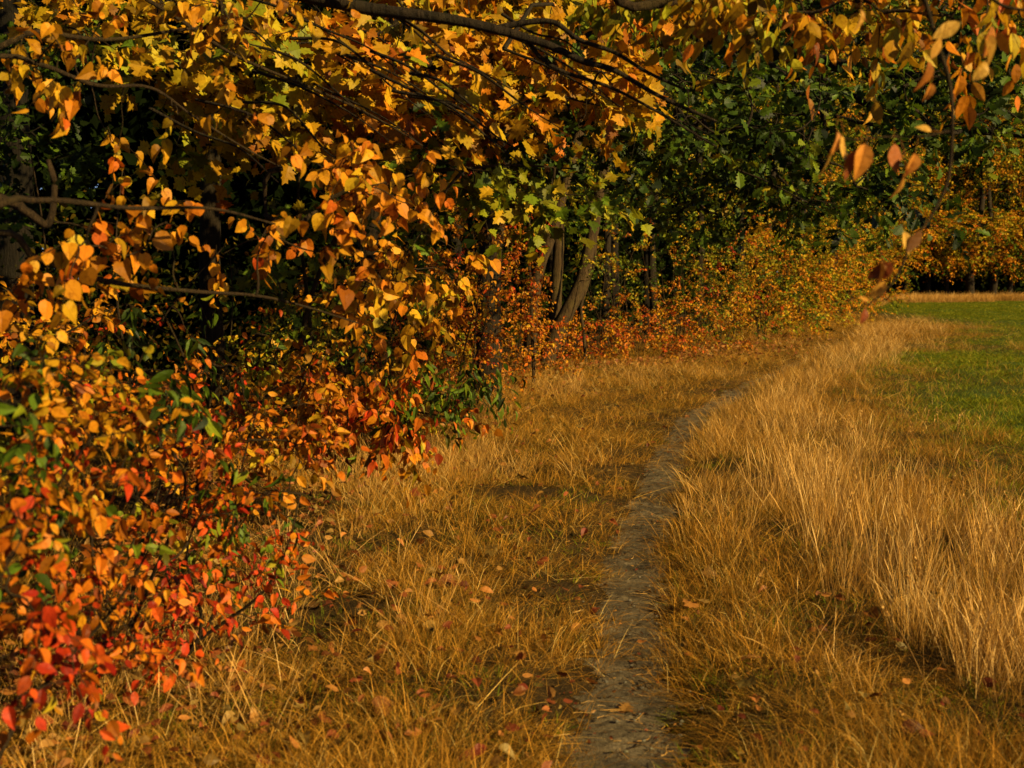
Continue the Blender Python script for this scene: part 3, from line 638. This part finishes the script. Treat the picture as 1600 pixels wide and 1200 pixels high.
plant('dogwood_shrub', 'taller orange shrub in half shade behind the two low red ones', 'shrub', (-2.3, 6.2),
      [st(-2.3, 6.2, -2., 6., 2.2, .014), st(-2.3, 6.3, -1.5, 6.1, 1.8, .014), st(-2.35, 6.2, -2.4, 5.8, 2.3, .014), st(-2.2, 6.2, -1.5, 5.7, 1.2), st(-2.3, 6.2, -2.5, 5.5, 1.5)],
      [(region(0, 460, 200, 640, 4.8, 6.2, 26), 'ovate', .69, .07, 3, .9, {}), (region(140, 490, 400, 660, 5.4, 7., 26, .1), 'ovate', .74, .08, 3, .85, {}),
       (region(360, 580, 520, 680, 5.6, 7., 20), 'ovate', .70, .07, 3, .9, {}), (region(150, 480, 330, 640, 5, 6, 12), 'lance', .25, .06, 2, .9, {}),
       (region(380, 500, 560, 600, 6., 8., 24), 'ovate', .50, .12, 3, .9, {})], 'red and orange shrubs at lower left', .0022, M_twig, ('stem', 'foliage'), kt=6)
plant('spindle_shrub', 'shrub with a drooping spray of long green and orange leaves hanging over the straw', 'shrub', (-2.3, 8.2),
      [(np.vstack([[[-2.3, 8.2, -.1], [-2.1, 8., .8], [-1.7, 7.7, 1.25]], PL([(480, 600), (560, 610), (640, 640), (720, 655)], (7.4, 6.8))]), .016, .004),
       (np.vstack([[[-2.3, 8.2, -.1], [-2., 8., .7]], PL([(480, 640), (560, 660), (620, 690)], (7., 6.5))]), .012, .004), st(-2.3, 8.2, -1.9, 7.8, 1.8)],
      [(region(480, 585, 640, 660, 6.4, 7.6, 40), 'cherry', .73, .06, 3, .9, {}), (region(560, 640, 650, 690, 6.4, 7., 14), 'cherry', .70, .08, 3, .9, {}),
       (region(640, 580, 750, 640, 6.4, 7.2, 15), 'lance', .24, .05, 3, .85, {}), (region(590, 610, 670, 670, 6.4, 7., 8), 'lance', .33, .08, 3, .85, {}),
       (region(400, 560, 520, 680, 6.6, 8., 20), 'cherry', .68, .09, 3, .9, {}), (region(690, 650, 760, 665, 6.6, 7., 3), 'heart', .78, .04, 2, .8, {})], None, .0022, M_twig, ('stem', 'foliage'), kt=6)
# the dense orange shrubs of the middle
mid = [('dense orange shrub left of the leaning trunks with its largest leaves in full sun', 600, 12.5, 1., 1.2, .6, 2.6, 80, 'ovate', .70, .05, 1.15),
       ('broad orange hornbeam bush directly left of the leaning trunks', 700, 14.5, 1.1, 1.2, .3, 2.9, 150, 'ovate', .72, .05, 1.1),
       ('rounded amber bush hiding the foot of the leaning trunk', 775, 16.8, .95, .9, .2, 2.4, 130, 'ovate', .72, .05, 1.05),
       ('low brown orange bush at the grass edge below the leaning trunk', 800, 19.2, 1.3, .9, .1, 1.2, 100, 'ovate', .72, .06, 1.05),
       ('shaded green and yellow bush below the maple sapling', 560, 11., .8, .9, .2, 1.5, 60, 'ovate', .48, .12, 1.),
       ('dusky orange bush in the gap behind the spindle shrub', 640, 15.5, 1.2, 1., .1, 1.5, 90, 'ovate', .62, .12, 1.05)]
for lb, px, d_, wd, dp, h0, h1, n_, kd, v_, vs_, sc_ in mid:
    x, y = gp(px, d_); shrub(lb, x, y, wd, dp, h0, h1, n_, kd, v_, vs_, 3, sc_)
# shrubs under the trees further along
low = [('low red brown bush right of the thin forked stems', 925, 22.6, .9, .8, .1, 1.0, 60, .74, .07), ('low russet bush where the verge grass meets the dark wood', 1000, 24, 1.2, .8, .1, 1.15, 80, .73, .07),
       ('glowing orange low bush left of the golden thicket', 1080, 26.2, 1.3, .9, .1, 1.5, 90, .71, .08), ('green and yellow thicket in shade above the russet bush', 960, 25.5, 1.6, 1.2, .4, 3., 85, .38, .14),
       ('shaded olive thicket above the glowing orange bush', 1050, 28.5, 1.8, 1.4, .6, 3.6, 90, .40, .14), ('golden thicket with green shoots at the first bend of the wood edge', 1130, 29.5, 1.5, 1.3, .1, 3., 150, .52, .2),
       ('broad golden thicket bulging to the verge beside the path bend', 1190, 33.5, 1.9, 1.5, .1, 3.1, 170, .54, .19), ('amber thicket past the broad golden one', 1240, 39, 2., 1.8, .1, 3.4, 150, .58, .17),
       ('small ochre thicket with a dark hollow at its foot', 1275, 46, 2.2, 2, .3, 3.8, 140, .52, .17), ('ochre thicket shortly before the field opens', 1305, 55, 2.6, 2.4, .2, 4.2, 130, .54, .17),
       ('last ochre thicket at the corner of the green field', 1335, 66, 3., 3., .4, 5., 120, .52, .17)]
for lb, px, d_, wd, dp, h0, h1, n_, v_, vs_ in low:
    x, y = gp(px, d_); k = 'ovate' if d_ < 30 else 'far'
    shrub(lb, x, y, wd, dp, h0, h1, n_, k, v_, vs_, 3, 1.25 if d_ < 30 else .9+(d_-30)*.013, lm_=M_far if d_ >= 30 else None, kw={'lenmul': 1.2 if d_ < 30 else .9+(d_-30)*.02})

# leaning trunks and thin stems in the middle
def trunk_tree(label, pts, r0, r1, ATT, kind='far', v=.3, vs=.1, sc=1.2, mat=None, extra=None, name='tree', lm_=M_far, group='trees of the wood edge', nt_=3, tip=.008, kw=None):
    pts = np.array(pts); return plant(name, label, 'tree', (pts[0, 0], pts[0, 1]), [(pts, r0, r1)] + (extra or []), [(ATT, kind, v, vs, nt_, sc, dict(kw or {}))], group, tip, mat or M_bark, lm=lm_)
def crown_pts(x, y, rx, ry, z0, z1, n):
    A = []
    while len(A) < n:
        a, b, c = rng.uniform(-1, 1, 3); rr = a*a+b*b+c*c
        if rr > 1 or rr < .15: continue
        if math.sin(a*4+x)*math.sin(b*4+y)*math.sin(c*5) > .45: continue
        A.append((x+a*rx, y+b*ry, (z0+z1)/2+c*(z1-z0)/2))
    return np.array(A)
g0 = P([826, 832, 842, 862, 880], [570, 480, 420, 365, 300], [20.5]*5); g0[0, 2] = -.1
trunk_tree('leaning brown trunk rising out of the amber bush', np.vstack([g0, [[1.6, 20.5, 6.], [2., 20.6, 9.]]]), .13, .07, crown_pts(1.8, 21, 2.5, 1.8, 5.2, 10, 80), v=.3, mat=M_pale)
g0 = P([848, 870, 905, 918, 932], [560, 520, 450, 400, 330], [21.5, 21.5, 21.6, 21.7, 21.8]); g0[0, 2] = -.1
trunk_tree('slanting trunk with a pale sunlit streak of bare wood', np.vstack([g0, [[1.9, 22, 5.], [2.2, 22.5, 8.]]]), .17, .07, crown_pts(2.2, 23, 2.5, 1.8, 5, 9, 60), v=.25, mat=M_pale)
g0 = P([866, 868, 872, 875], [560, 470, 400, 300], 22.5); g0[0, 2] = -.1
trunk_tree('upright grey brown trunk behind the slanting one', np.vstack([g0, [[1., 22.7, 7.]]]), .14, .08, crown_pts(1., 23.5, 2.3, 1.8, 4.6, 9.5, 60), v=.28, mat=M_pale)
g0 = P([916, 912, 908, 920, 930, 932], [570, 520, 480, 440, 400, 330], 22.); g0[0, 2] = -.1
trunk_tree('thin wavy pale stem standing alone in the dark gap', g0, .035, .018, P(rng.uniform(900, 980, 9), rng.uniform(260, 340, 9), rng.uniform(21, 23, 9)), 'small', .3, .1, 1.3, M_pale, name='sapling', lm_=M_leaf, tip=.004)
g0 = P([872, 885, 897, 905], [560, 520, 480, 440], 21.); g0[0, 2] = -.1
trunk_tree('very thin straight pale sapling between the slanting trunk and the wavy stem', g0, .022, .012, P(rng.uniform(890, 930, 5), rng.uniform(400, 440, 5), rng.uniform(20.5, 22, 5)), 'small', .4, .1, 1.2, M_pale, name='sapling', lm_=M_leaf, tip=.004)
# red leaved sapling in front of the trunks
x, y = gp(835, 17.5)
trunk_tree('slender sapling with scarlet leaves hanging before the leaning trunk', np.vstack([[[x, y, -.1]], P([830, 826, 828], [460, 400, 330], 17.5)]), .03, .012, P(rng.uniform(795, 855, 9), rng.uniform(300, 385, 9), rng.uniform(17, 18, 9)), 'ovate', .95, .03, 1.3, M_twig, name='sapling', lm_=M_leaf, tip=.003, nt_=2)

# trees of the wood edge, each one different
edge_trees = [  # px, depth, crown rx, z0, z1, v, label
    (905, 25, 2.4, 2.6, 9.5, .22, 'dark green tree above the slanting trunks'), (985, 27.5, 2.5, 2.4, 9.5, .25, 'olive tree above the russet bush'),
    (1065, 30.5, 2.7, 2.6, 10, .28, 'dull green tree at the first bend of the edge'), (1130, 35, 3., 2.4, 12, .33, 'green and yellow tree above the golden thicket'),
    (1185, 40.5, 3.3, 2.4, 13, .34, 'yellow green tree leaning out above the path bend'), (1235, 47, 3.6, 2.6, 15, .40, 'mottled yellow tree behind the amber thicket'),
    (1275, 55, 4., 2.8, 17, .36, 'tall mottled green tree past the bend'), (1312, 64, 4.4, 2.6, 19, .42, 'tall golden green tree where the field opens'),
    (1350, 74, 4.8, 2.2, 21, .46, 'tall ochre tree at the corner of the field')]
for px, d_, rx, z0, z1, v_, lb in edge_trees:
    x, y = gp(px, d_); x -= .5; y += 1.5
    far_k = 1 + (d_-25)*.018
    trunk_tree(lb, np.array([[x, y, -.1], [x+rng.normal(0, .2), y, z0+1], [x+rng.normal(0, .4), y, (z0+z1)*.55], [x, y, z1*.9]]), .10*z1/8, .03, crown_pts(x, y, rx, rx*.8, z0-.2, z1, int(95 + d_*1.1)), v=v_, vs=.18, sc=far_k, kw={'lenmul': 1+(d_-25)*.03}, nt_=4)
far_trees = [  # px, depth, rx, z0, z1, v, trunk radius
    (1372, 88, 5., 2.5, 23, .50, .2, 'orange crowned tree at the left end of the far tree row'), (1408, 96, 4.6, 2.1, 25, .56, .22, 'amber tree over the pale grass patch of the far row'), (1445, 99, 5., 3.5, 27, .45, .26, 'olive gold tree left of the dark trunk in the far row'),
    (1478, 97, 4.6, 2.5, 26, .36, .2, 'green tree over the thin stems of the far row'), (1514, 96, 5., 3.7, 27, .52, .42, 'tree with the thickest dark trunk in the far row'), (1548, 97, 4.6, 3.3, 26, .56, .34, 'orange skirted tree with a forked dark trunk in the far row'),
    (1575, 98, 5., 2.7, 27, .40, .25, 'green tree behind the forked one'), (1606, 98, 4.8, 2.3, 26, .34, .25, 'green tree cut by the right edge of the picture'), (1650, 98, 5., 3., 26, .4, .25, 'yellow green tree just past the right edge')]
for px, d_, rx, z0, z1, v_, rt, lb in far_trees:
    x, y = gp(px, d_)
    A = np.vstack([crown_pts(x, y+2, rx, 4., z0, z1, 230), np.column_stack([x+rng.uniform(-3., 3., 70), y+rng.uniform(-3., 1.5, 70), rng.uniform(2.9, 7., 70)])])
    vf = lambda p, v_=v_: np.where(p[:, 2] < 7.5, .55, v_-.04)
    trunk_tree(lb, np.array([[x, y, -.1], [x+rng.normal(0, .3), y, 3.2], [x+rng.normal(0, .7), y+1, 10], [x, y+2, z1*.85]]), rt, .08, A, v=vf, vs=.17, sc=2.3, kw={'lenmul': 2.6}, nt_=4, group='far row of trees beyond the field', tip=.02)

# dark wood behind everything: trunks one can tell apart, then undergrowth and the closed canopy as one mass
n_ = 0
lbs = ['straight dark trunk deep in the shade behind the %s']
pl = [(110, 26), (175, 29), (250, 27), (330, 25), (400, 23), (470, 22), (540, 21), (700, 23), (760, 26), (960, 31), (1010, 34)]
wh = ['linden at the far left', 'brown orange leaves at left', 'upper left maple', 'bent linden branch tip', 'dark gap beside the sapling', 'yellowish maple sapling', 'largest orange bush leaves', 'hornbeam bush', 'amber bush', 'olive thicket', 'dull green tree']
for (px, d_), w_ in zip(pl, wh):
    x, y = gp(px, d_)
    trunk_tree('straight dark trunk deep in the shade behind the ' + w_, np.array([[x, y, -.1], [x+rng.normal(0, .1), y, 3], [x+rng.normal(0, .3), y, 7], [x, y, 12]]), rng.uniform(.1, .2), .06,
               crown_pts(x, y, 2.6, 2.2, 4.5, 13, 60), v=.2, vs=.1, sc=1.8, kw={'lenmul': 1.6}, nt_=3, group='shaded trunks inside the wood', tip=.01, mat=M_bark_shade)
def wood_mass():
    acc = Acc(); N = 130000
    cum = np.concatenate([[0], np.cumsum(np.linalg.norm(np.diff(EDGE, axis=0), axis=1)/(6+np.clip(EDGE[:-1, 1], 0, 100)**.8))])
    s = np.interp(rng.uniform(0, cum[-1], N), cum, np.arange(len(EDGE))).clip(0, len(EDGE)-1.01); i = s.astype(int); f = (s-i)[:, None]; n = N
    p = EDGE[i]*(1-f)+EDGE[i+1]*f; tn = norm(EDGE[i+1]-EDGE[i]); nr = np.stack([-tn[:, 1], tn[:, 0]], -1)
    off = np.where(p[:, 1] < 20, 7., 4.5) + rng.uniform(0, 9, n); off = off*(1+np.clip(p[:, 1]-30, 0, 70)*.01)
    xy = p + nr*off[:, None]
    z = rng.uniform(0, 1, n)**1.2*(12+np.clip(p[:, 1], 0, 100)*.19)
    pos = np.column_stack([xy, z]); sz = .30 + np.clip(np.linalg.norm(xy, axis=1)-12, 0, 120)*.011
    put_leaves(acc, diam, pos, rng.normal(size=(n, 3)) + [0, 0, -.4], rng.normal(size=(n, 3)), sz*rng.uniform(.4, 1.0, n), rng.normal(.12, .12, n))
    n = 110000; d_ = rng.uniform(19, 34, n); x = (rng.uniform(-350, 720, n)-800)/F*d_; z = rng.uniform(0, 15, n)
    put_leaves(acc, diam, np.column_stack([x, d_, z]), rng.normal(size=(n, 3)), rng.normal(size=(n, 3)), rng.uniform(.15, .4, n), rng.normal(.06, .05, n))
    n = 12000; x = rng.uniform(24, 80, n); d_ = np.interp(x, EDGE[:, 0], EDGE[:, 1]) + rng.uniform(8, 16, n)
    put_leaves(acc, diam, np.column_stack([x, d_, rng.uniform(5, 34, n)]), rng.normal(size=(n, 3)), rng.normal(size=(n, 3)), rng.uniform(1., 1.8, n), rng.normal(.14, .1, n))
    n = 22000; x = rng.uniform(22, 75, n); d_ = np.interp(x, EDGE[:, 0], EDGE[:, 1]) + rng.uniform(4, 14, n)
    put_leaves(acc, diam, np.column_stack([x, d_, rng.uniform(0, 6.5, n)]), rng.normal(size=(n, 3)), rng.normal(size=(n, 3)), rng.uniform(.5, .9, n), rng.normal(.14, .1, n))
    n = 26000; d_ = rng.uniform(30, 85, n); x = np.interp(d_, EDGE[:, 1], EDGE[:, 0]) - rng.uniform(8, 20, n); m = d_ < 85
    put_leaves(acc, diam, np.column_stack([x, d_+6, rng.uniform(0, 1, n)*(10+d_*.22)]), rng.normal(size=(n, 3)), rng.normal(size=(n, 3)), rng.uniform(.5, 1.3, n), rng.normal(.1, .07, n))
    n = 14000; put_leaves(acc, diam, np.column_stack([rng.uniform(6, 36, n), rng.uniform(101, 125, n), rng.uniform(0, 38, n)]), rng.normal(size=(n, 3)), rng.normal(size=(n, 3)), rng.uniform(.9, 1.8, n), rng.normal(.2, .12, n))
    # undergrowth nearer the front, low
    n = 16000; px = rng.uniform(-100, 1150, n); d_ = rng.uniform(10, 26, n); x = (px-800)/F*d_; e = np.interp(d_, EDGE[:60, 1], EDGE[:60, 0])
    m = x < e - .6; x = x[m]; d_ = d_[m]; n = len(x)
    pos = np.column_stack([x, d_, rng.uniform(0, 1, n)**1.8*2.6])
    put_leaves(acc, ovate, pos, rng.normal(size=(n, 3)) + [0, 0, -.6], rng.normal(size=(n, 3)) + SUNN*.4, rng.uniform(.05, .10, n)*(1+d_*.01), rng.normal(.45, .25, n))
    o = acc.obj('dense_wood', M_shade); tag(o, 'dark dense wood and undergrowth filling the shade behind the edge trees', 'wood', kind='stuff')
wood_mass()

# ------------------------------------------------------------------ small things on the ground
def pxs(n, y0=640, y1=1190):
    out = []
    while len(out) < n:
        py = y0 + (y1-y0)*rng.uniform()**.8; px = rng.uniform(330, 1590)
        g = G(px, py)
        if g[0] < np.interp(g[1], EDGE[:, 1], EDGE[:, 0])+.5 or straw_zone(g[0], g[1]) > .3: continue
        out.append((g[0], g[1]))
    return out
known = [(712, 930, 'heart', .78, .10, 'copper leaf lying on dry grass left of the path, just left of centre'), (690, 912, 'heart', .86, .07, 'dark red leaf beside the copper one on the left verge'), (825, 942, 'oak', .5, .14, 'long pale curled leaf lying on the left verge'),
         (805, 762, 'maple', .60, .12, 'pale leaf caught in the grass below the straw tussock'), (745, 880, 'oak', .55, .14, 'grey tan oak leaf half shaded on the left verge'), (683, 1008, 'heart', .58, .07, 'small yellow leaf glowing low on the left verge'),
         (585, 1140, 'heart', .74, .09, 'orange leaf near the bottom left of the path'), (935, 1060, 'oak', .76, .09, 'brown curled leaf lying on the bare earth'), (985, 1090, 'oak', .62, .11, 'ochre oak leaf lying across the path nearest the camera'),
         (1097, 915, 'maple', .62, .09, 'pale star shaped leaf right beside the path'), (1090, 962, 'maple', .70, .10, 'tan lobed leaf right of the path below the star shaped one'), (1105, 958, 'maple', .58, .10, 'yellow tan leaf touching the tan lobed leaf'), (1192, 1070, 'oak', .70, .10, 'pinkish leaf standing on edge in the right grass'),
         (1155, 1102, 'maple', .50, .09, 'grey green leaf lying flat in the right grass'), (1355, 980, 'heart', .74, .09, 'orange leaf in the right grass under the straw'), (1412, 1190, 'heart', .82, .10, 'orange red leaf at the bottom right'), (1440, 1195, 'heart', .88, .09, 'dark red leaf at the bottom right corner'),
         (640, 790, 'maple', .95, .10, 'dark red lobed leaf in the grass below the spindle spray'), (1030, 850, 'heart', .80, .05, 'small red brown leaf on the bare path'), (1298, 490, 'maple', .6, .3, 'pale leaf catching light at the far wood edge'),
         (300, 990, 'lance', .92, .1, 'scarlet leaf fallen into the grass below the dogwood')]
T = {'heart': heart, 'oak': oak, 'maple': maple, 'lance': lance, 'ovate': ovate}
M_litter = leafy('leaf_litter', [(0, (.05, .07, .01)), (.45, (.13, .11, .03)), (.55, (.27, .18, .05)), (.65, (.36, .18, .045)), (.76, (.44, .17, .04)), (.86, (.26, .075, .025)), (1, (.16, .025, .015))], trans=.2)
def fallen(x, y, kd, v, sz, label, group, lift=.0):
    a = Acc(); z = float(gz(x, y)); d_, hw_, _ = path_dist(np.array([x]), np.array([y]))
    up = .006 if d_[0] < hw_[0]*1.3 else .05
    an = rng.uniform(0, 2*PI); put_leaves(a, T[kd], np.zeros((1, 3)), np.array([[math.cos(an), math.sin(an), rng.uniform(.0, .2)]]), (np.array([.1, -.3, 1]) + rng.normal(0, .25, 3))[None], np.array([sz]), np.array([v]))
    me = a.mesh('fallen_leaf'); me.materials.append(M_litter); o = bpy.data.objects.new('fallen_leaf', me); C.objects.link(o); o.location = (x, y, z+up+lift)
    return tag(o, label, 'leaf', group)
for px, py, kd, v, sz, lb in known:
    x, y = G(px, py); fallen(x, y, kd, v, sz, lb, 'fallen leaves on the verge', .0)
cols = [(.52, 'yellow'), (.62, 'ochre'), (.74, 'orange'), (.83, 'russet'), (.93, 'dark red')]
for k, (x, y) in enumerate(pxs(210)):
    v, cn = cols[int(rng.integers(5))]; kd = ['heart', 'oak', 'maple', 'ovate'][int(rng.integers(4))]
    d_, hw_, sd1 = path_dist(np.array([x]), np.array([y]))
    where = 'on bare path' if d_[0] < hw_[0] else ('in grass right of path' if sd1[0] > 0 else 'in grass left of path')
    where += ', close to the camera' if y < 4.6 else (', a few steps off' if y < 7 else ', farther along'); sz_ = ''
    sh = {'heart': 'heart shaped', 'oak': 'wavy edged', 'maple': 'lobed', 'ovate': 'oval'}[kd]
    fallen(x, y, kd, v + rng.normal(0, .03), rng.uniform(.03, .062) if d_[0] > hw_[0] else rng.uniform(.02, .045), 'small fallen %s %s leaf %s' % (cn, sh, where), 'small fallen %s %s leaves %s' % (cn, sh, where))
def litter():
    acc = Acc(); n = 4200; y = 2.5 + 22*rng.uniform(0, 1, n)**1.7; i = np.interp(y, PATHL[:, 1], PATHL[:, 0]); x = i + rng.normal(0, .36, n)
    for tp, lo_, hi, k in ((diam, .004, .013, .7), (ovate, .010, .022, .22), (oak, .02, .04, .08)):
        m = rng.uniform(size=n) < k; N = int(m.sum()); an = rng.uniform(0, 2*PI, N)
        put_leaves(acc, tp, np.column_stack([x[m], y[m], gz(x[m], y[m]) + .016 + rng.uniform(0, .006, N)]), np.column_stack([np.cos(an), np.sin(an), rng.normal(0, .15, N)]), rng.normal(0, .3, (N, 3)) + [0, 0, 1], rng.uniform(lo_, hi, N)*(1+y[m]*.03), rng.uniform(.5, 1., N))
    n = 11000; y = 3 + 30*rng.uniform(0, 1, n)**1.3; x = np.interp(y, EDGE[:, 1], EDGE[:, 0]) + .2 + rng.exponential(.75, n)
    dd, hh, ss = path_dist(x, y); m = (dd > hh) & (ss < 0); x = x[m]; y = y[m]; n = len(x); an = rng.uniform(0, 2*PI, n)
    put_leaves(acc, ovate, np.column_stack([x, y, gz(x, y) + rng.uniform(.02, .10, n)]), np.column_stack([np.cos(an), np.sin(an), rng.normal(0, .3, n)]), rng.normal(0, .5, (n, 3)) + [0, -.3, 1], rng.uniform(.03, .065, n)*(1+y*.02), rng.uniform(.52, .98, n))
    tag(acc.obj('leaf_litter', M_litter), 'crumbled brown leaf litter strewn along the path and under the shrubs', 'leaf litter', kind='stuff')
litter()
# straw bits and twigs on the path, pebbles and acorns
m_stone = bark('grey_stone', (.10, .09, .07), (.30, .27, .21), 30.)
def ground_bit(name, x, y, L, r, label, cat, group, mat, v=.8):
    a = Acc(); an = rng.uniform(0, 2*PI); b = np.array([math.cos(an)*L, math.sin(an)*L, 0])
    q = branch(-b/2, b/2, 0, .08, 6); q[:, 2] = r + np.abs(q[:, 2])*.3; tubes(a, q[None], np.linspace(r, r*.5, 6)[None], 5, v)
    o = a.obj(name, mat); o.location = (x, y, float(gz(x, y))+.018); return tag(o, label, cat, group)
for k in range(170):
    t = rng.uniform(); py = 660 + 530*rng.uniform()**.8; i = np.interp(py, [a[1] for a in PATH_PX[::-1]], [a[0] for a in PATH_PX[::-1]])
    g = G(i + rng.normal(0, 75), py)
    if k % 6: ground_bit('straw_stalk', g[0], g[1], rng.uniform(.03, .10), .0013, 'broken piece of pale straw lying on the trodden earth', 'straw', 'broken straw on the path', M_straw, rng.uniform(.7, 1))
    else: ground_bit('twig', g[0], g[1], rng.uniform(.05, .14), .0025, 'small dark twig lying on the trodden earth', 'twig', 'small twigs on the path', M_twig)
def pebble(x, y, r, label, cat, group, mat, name, sx=1.):
    import bmesh
    bm = bmesh.new(); bmesh.ops.create_icosphere(bm, subdivisions=2, radius=r)
    for v in bm.verts: v.co *= 1 + .13*math.sin(v.co.x/r*3+x*9)+.08*math.sin(v.co.y/r*4+y*7); v.co.z *= .65; v.co.x *= sx
    me = bpy.data.meshes.new(name); bm.to_mesh(me); bm.free(); me.materials.append(mat)
    a = me.attributes.new('v', 'FLOAT', 'FACE'); a.data.foreach_set('value', [.6]*len(me.polygons))
    o = bpy.data.objects.new(name, me); C.objects.link(o); o.location = (x, y, float(gz(x, y))+.018+r*.3); return tag(o, label, cat, group)
for k in range(70):
    py = 700 + 480*rng.uniform(); i = np.interp(py, [a[1] for a in PATH_PX[::-1]], [a[0] for a in PATH_PX[::-1]]); g = G(i + rng.normal(0, 45), py)
    pebble(g[0], g[1], rng.uniform(.003, .009), 'little grey pebble half bedded in the trodden earth', 'pebble', 'pebbles on the path', m_stone, 'pebble')
for px, py, lb in [(905, 1142, 'brown acorn at the left edge of the path near the bottom'), (1053, 858, 'red brown acorn at the right edge of the shaded path'), (1038, 862, 'acorn just left of the red brown acorn')]:
    g = G(px, py); pebble(g[0], g[1], .011, lb, 'acorn', None, M_twig, 'acorn', 1.3)
# long single stalks standing or leaning in the right hand grass
def stalk(x, y, L, lean, az, label, group, seed=True):
    a = Acc(); t = np.linspace(0, 1, 10); z0 = float(gz(x, y))
    hz = math.sin(lean); q = np.stack([L*t*hz*math.cos(az)+.10*L*t**2.5*math.cos(az), L*t*hz*math.sin(az)+.1*L*t**2.5*math.sin(az), L*t*math.cos(lean)-.05*L*t**3], -1)
    tubes(a, q[None], np.linspace(.0017, .0008, 10)[None], 4, .9)
    o = a.obj('grass_stalk', M_straw); o.location = (x, y, z0-.01); tag(o, label, 'grass stalk', group)
    if seed:
        b = Acc(); n = 26; tt = rng.uniform(.84, 1., n); pos = np.stack([np.interp(tt, t, q[:, c]) for c in range(3)], -1)
        put_leaves(b, diam, pos, (q[-1]-q[-2])[None]*30 + rng.normal(0, .4, (n, 3)), rng.normal(size=(n, 3)), np.full(n, .014), rng.uniform(.65, .95, n)); b.obj('seed_head', M_straw, o)
    return o
def aim(px0, py0, px1, py1, d_, label):
    """stalk whose foot and tip are seen at the two photo points"""
    a = P(px0, py0, d_); x, y = G(px0, py0); b = P(px1, py1, y); v = b - np.array([x, y, 0]); L = np.linalg.norm(v)
    stalk(x, y, L, math.acos(v[2]/L), math.atan2(0, v[0]), label, 'single grass stalks right of the path')
for i, (a, b, c, d_, lb) in enumerate([(1230, 775, 1152, 630, 'long thin stalk leaning left over the shaded hollow'), (1531, 1060, 1436, 896, 'thick straw stalk leaning left in the lower right'), (1560, 1130, 1530, 940, 'upright stalk left of the two at the right edge'),
        (1597, 1150, 1575, 800, 'tallest upright stalk at the right edge'), (1462, 1120, 1400, 950, 'thin stalk leaning left below the thick one'), (1400, 780, 1410, 660, 'upright stalk with seed head in mid band'), (1262, 560, 1256, 515, 'tall stalk beside the far path bend'),
        (1335, 750, 1342, 600, 'slender stalk in front of the green patch'), (1478, 1195, 1410, 1120, 'stalk leaning left at the bottom edge'), (1165, 1040, 1175, 900, 'upright thin stalk among the low green grass'), (1310, 1170, 1285, 1060, 'short leaning stalk above the dark hollow'), (1150, 1010, 1180, 890, 'stalk leaning right among the low green grass')]):
    aim(a, b, c, d_, 5, lb)
for k in range(60):
    y = rng.uniform(3.2, 11); x = np.interp(y, [3, 6, 8, 12], [1.3, 1.6, 2., 2.6]) + rng.uniform(0, 1.2)
    L_ = rng.uniform(.5, .8); ln = abs(rng.normal(0, .18))+.03; az = rng.uniform(0, 2*PI)
    lb = '%s grass stalk with a seed head %s, %s' % ('tall' if L_ > .65 else 'shorter', 'upright' if ln < .12 else ('leaning right' if math.cos(az) > .3 else ('leaning left' if math.cos(az) < -.3 else 'leaning along the path')), 'near end of straw band' if y < 5.5 else ('middle of straw band' if y < 8.5 else 'far part of straw band'))
    stalk(x, y, L_, ln, az, lb, lb)
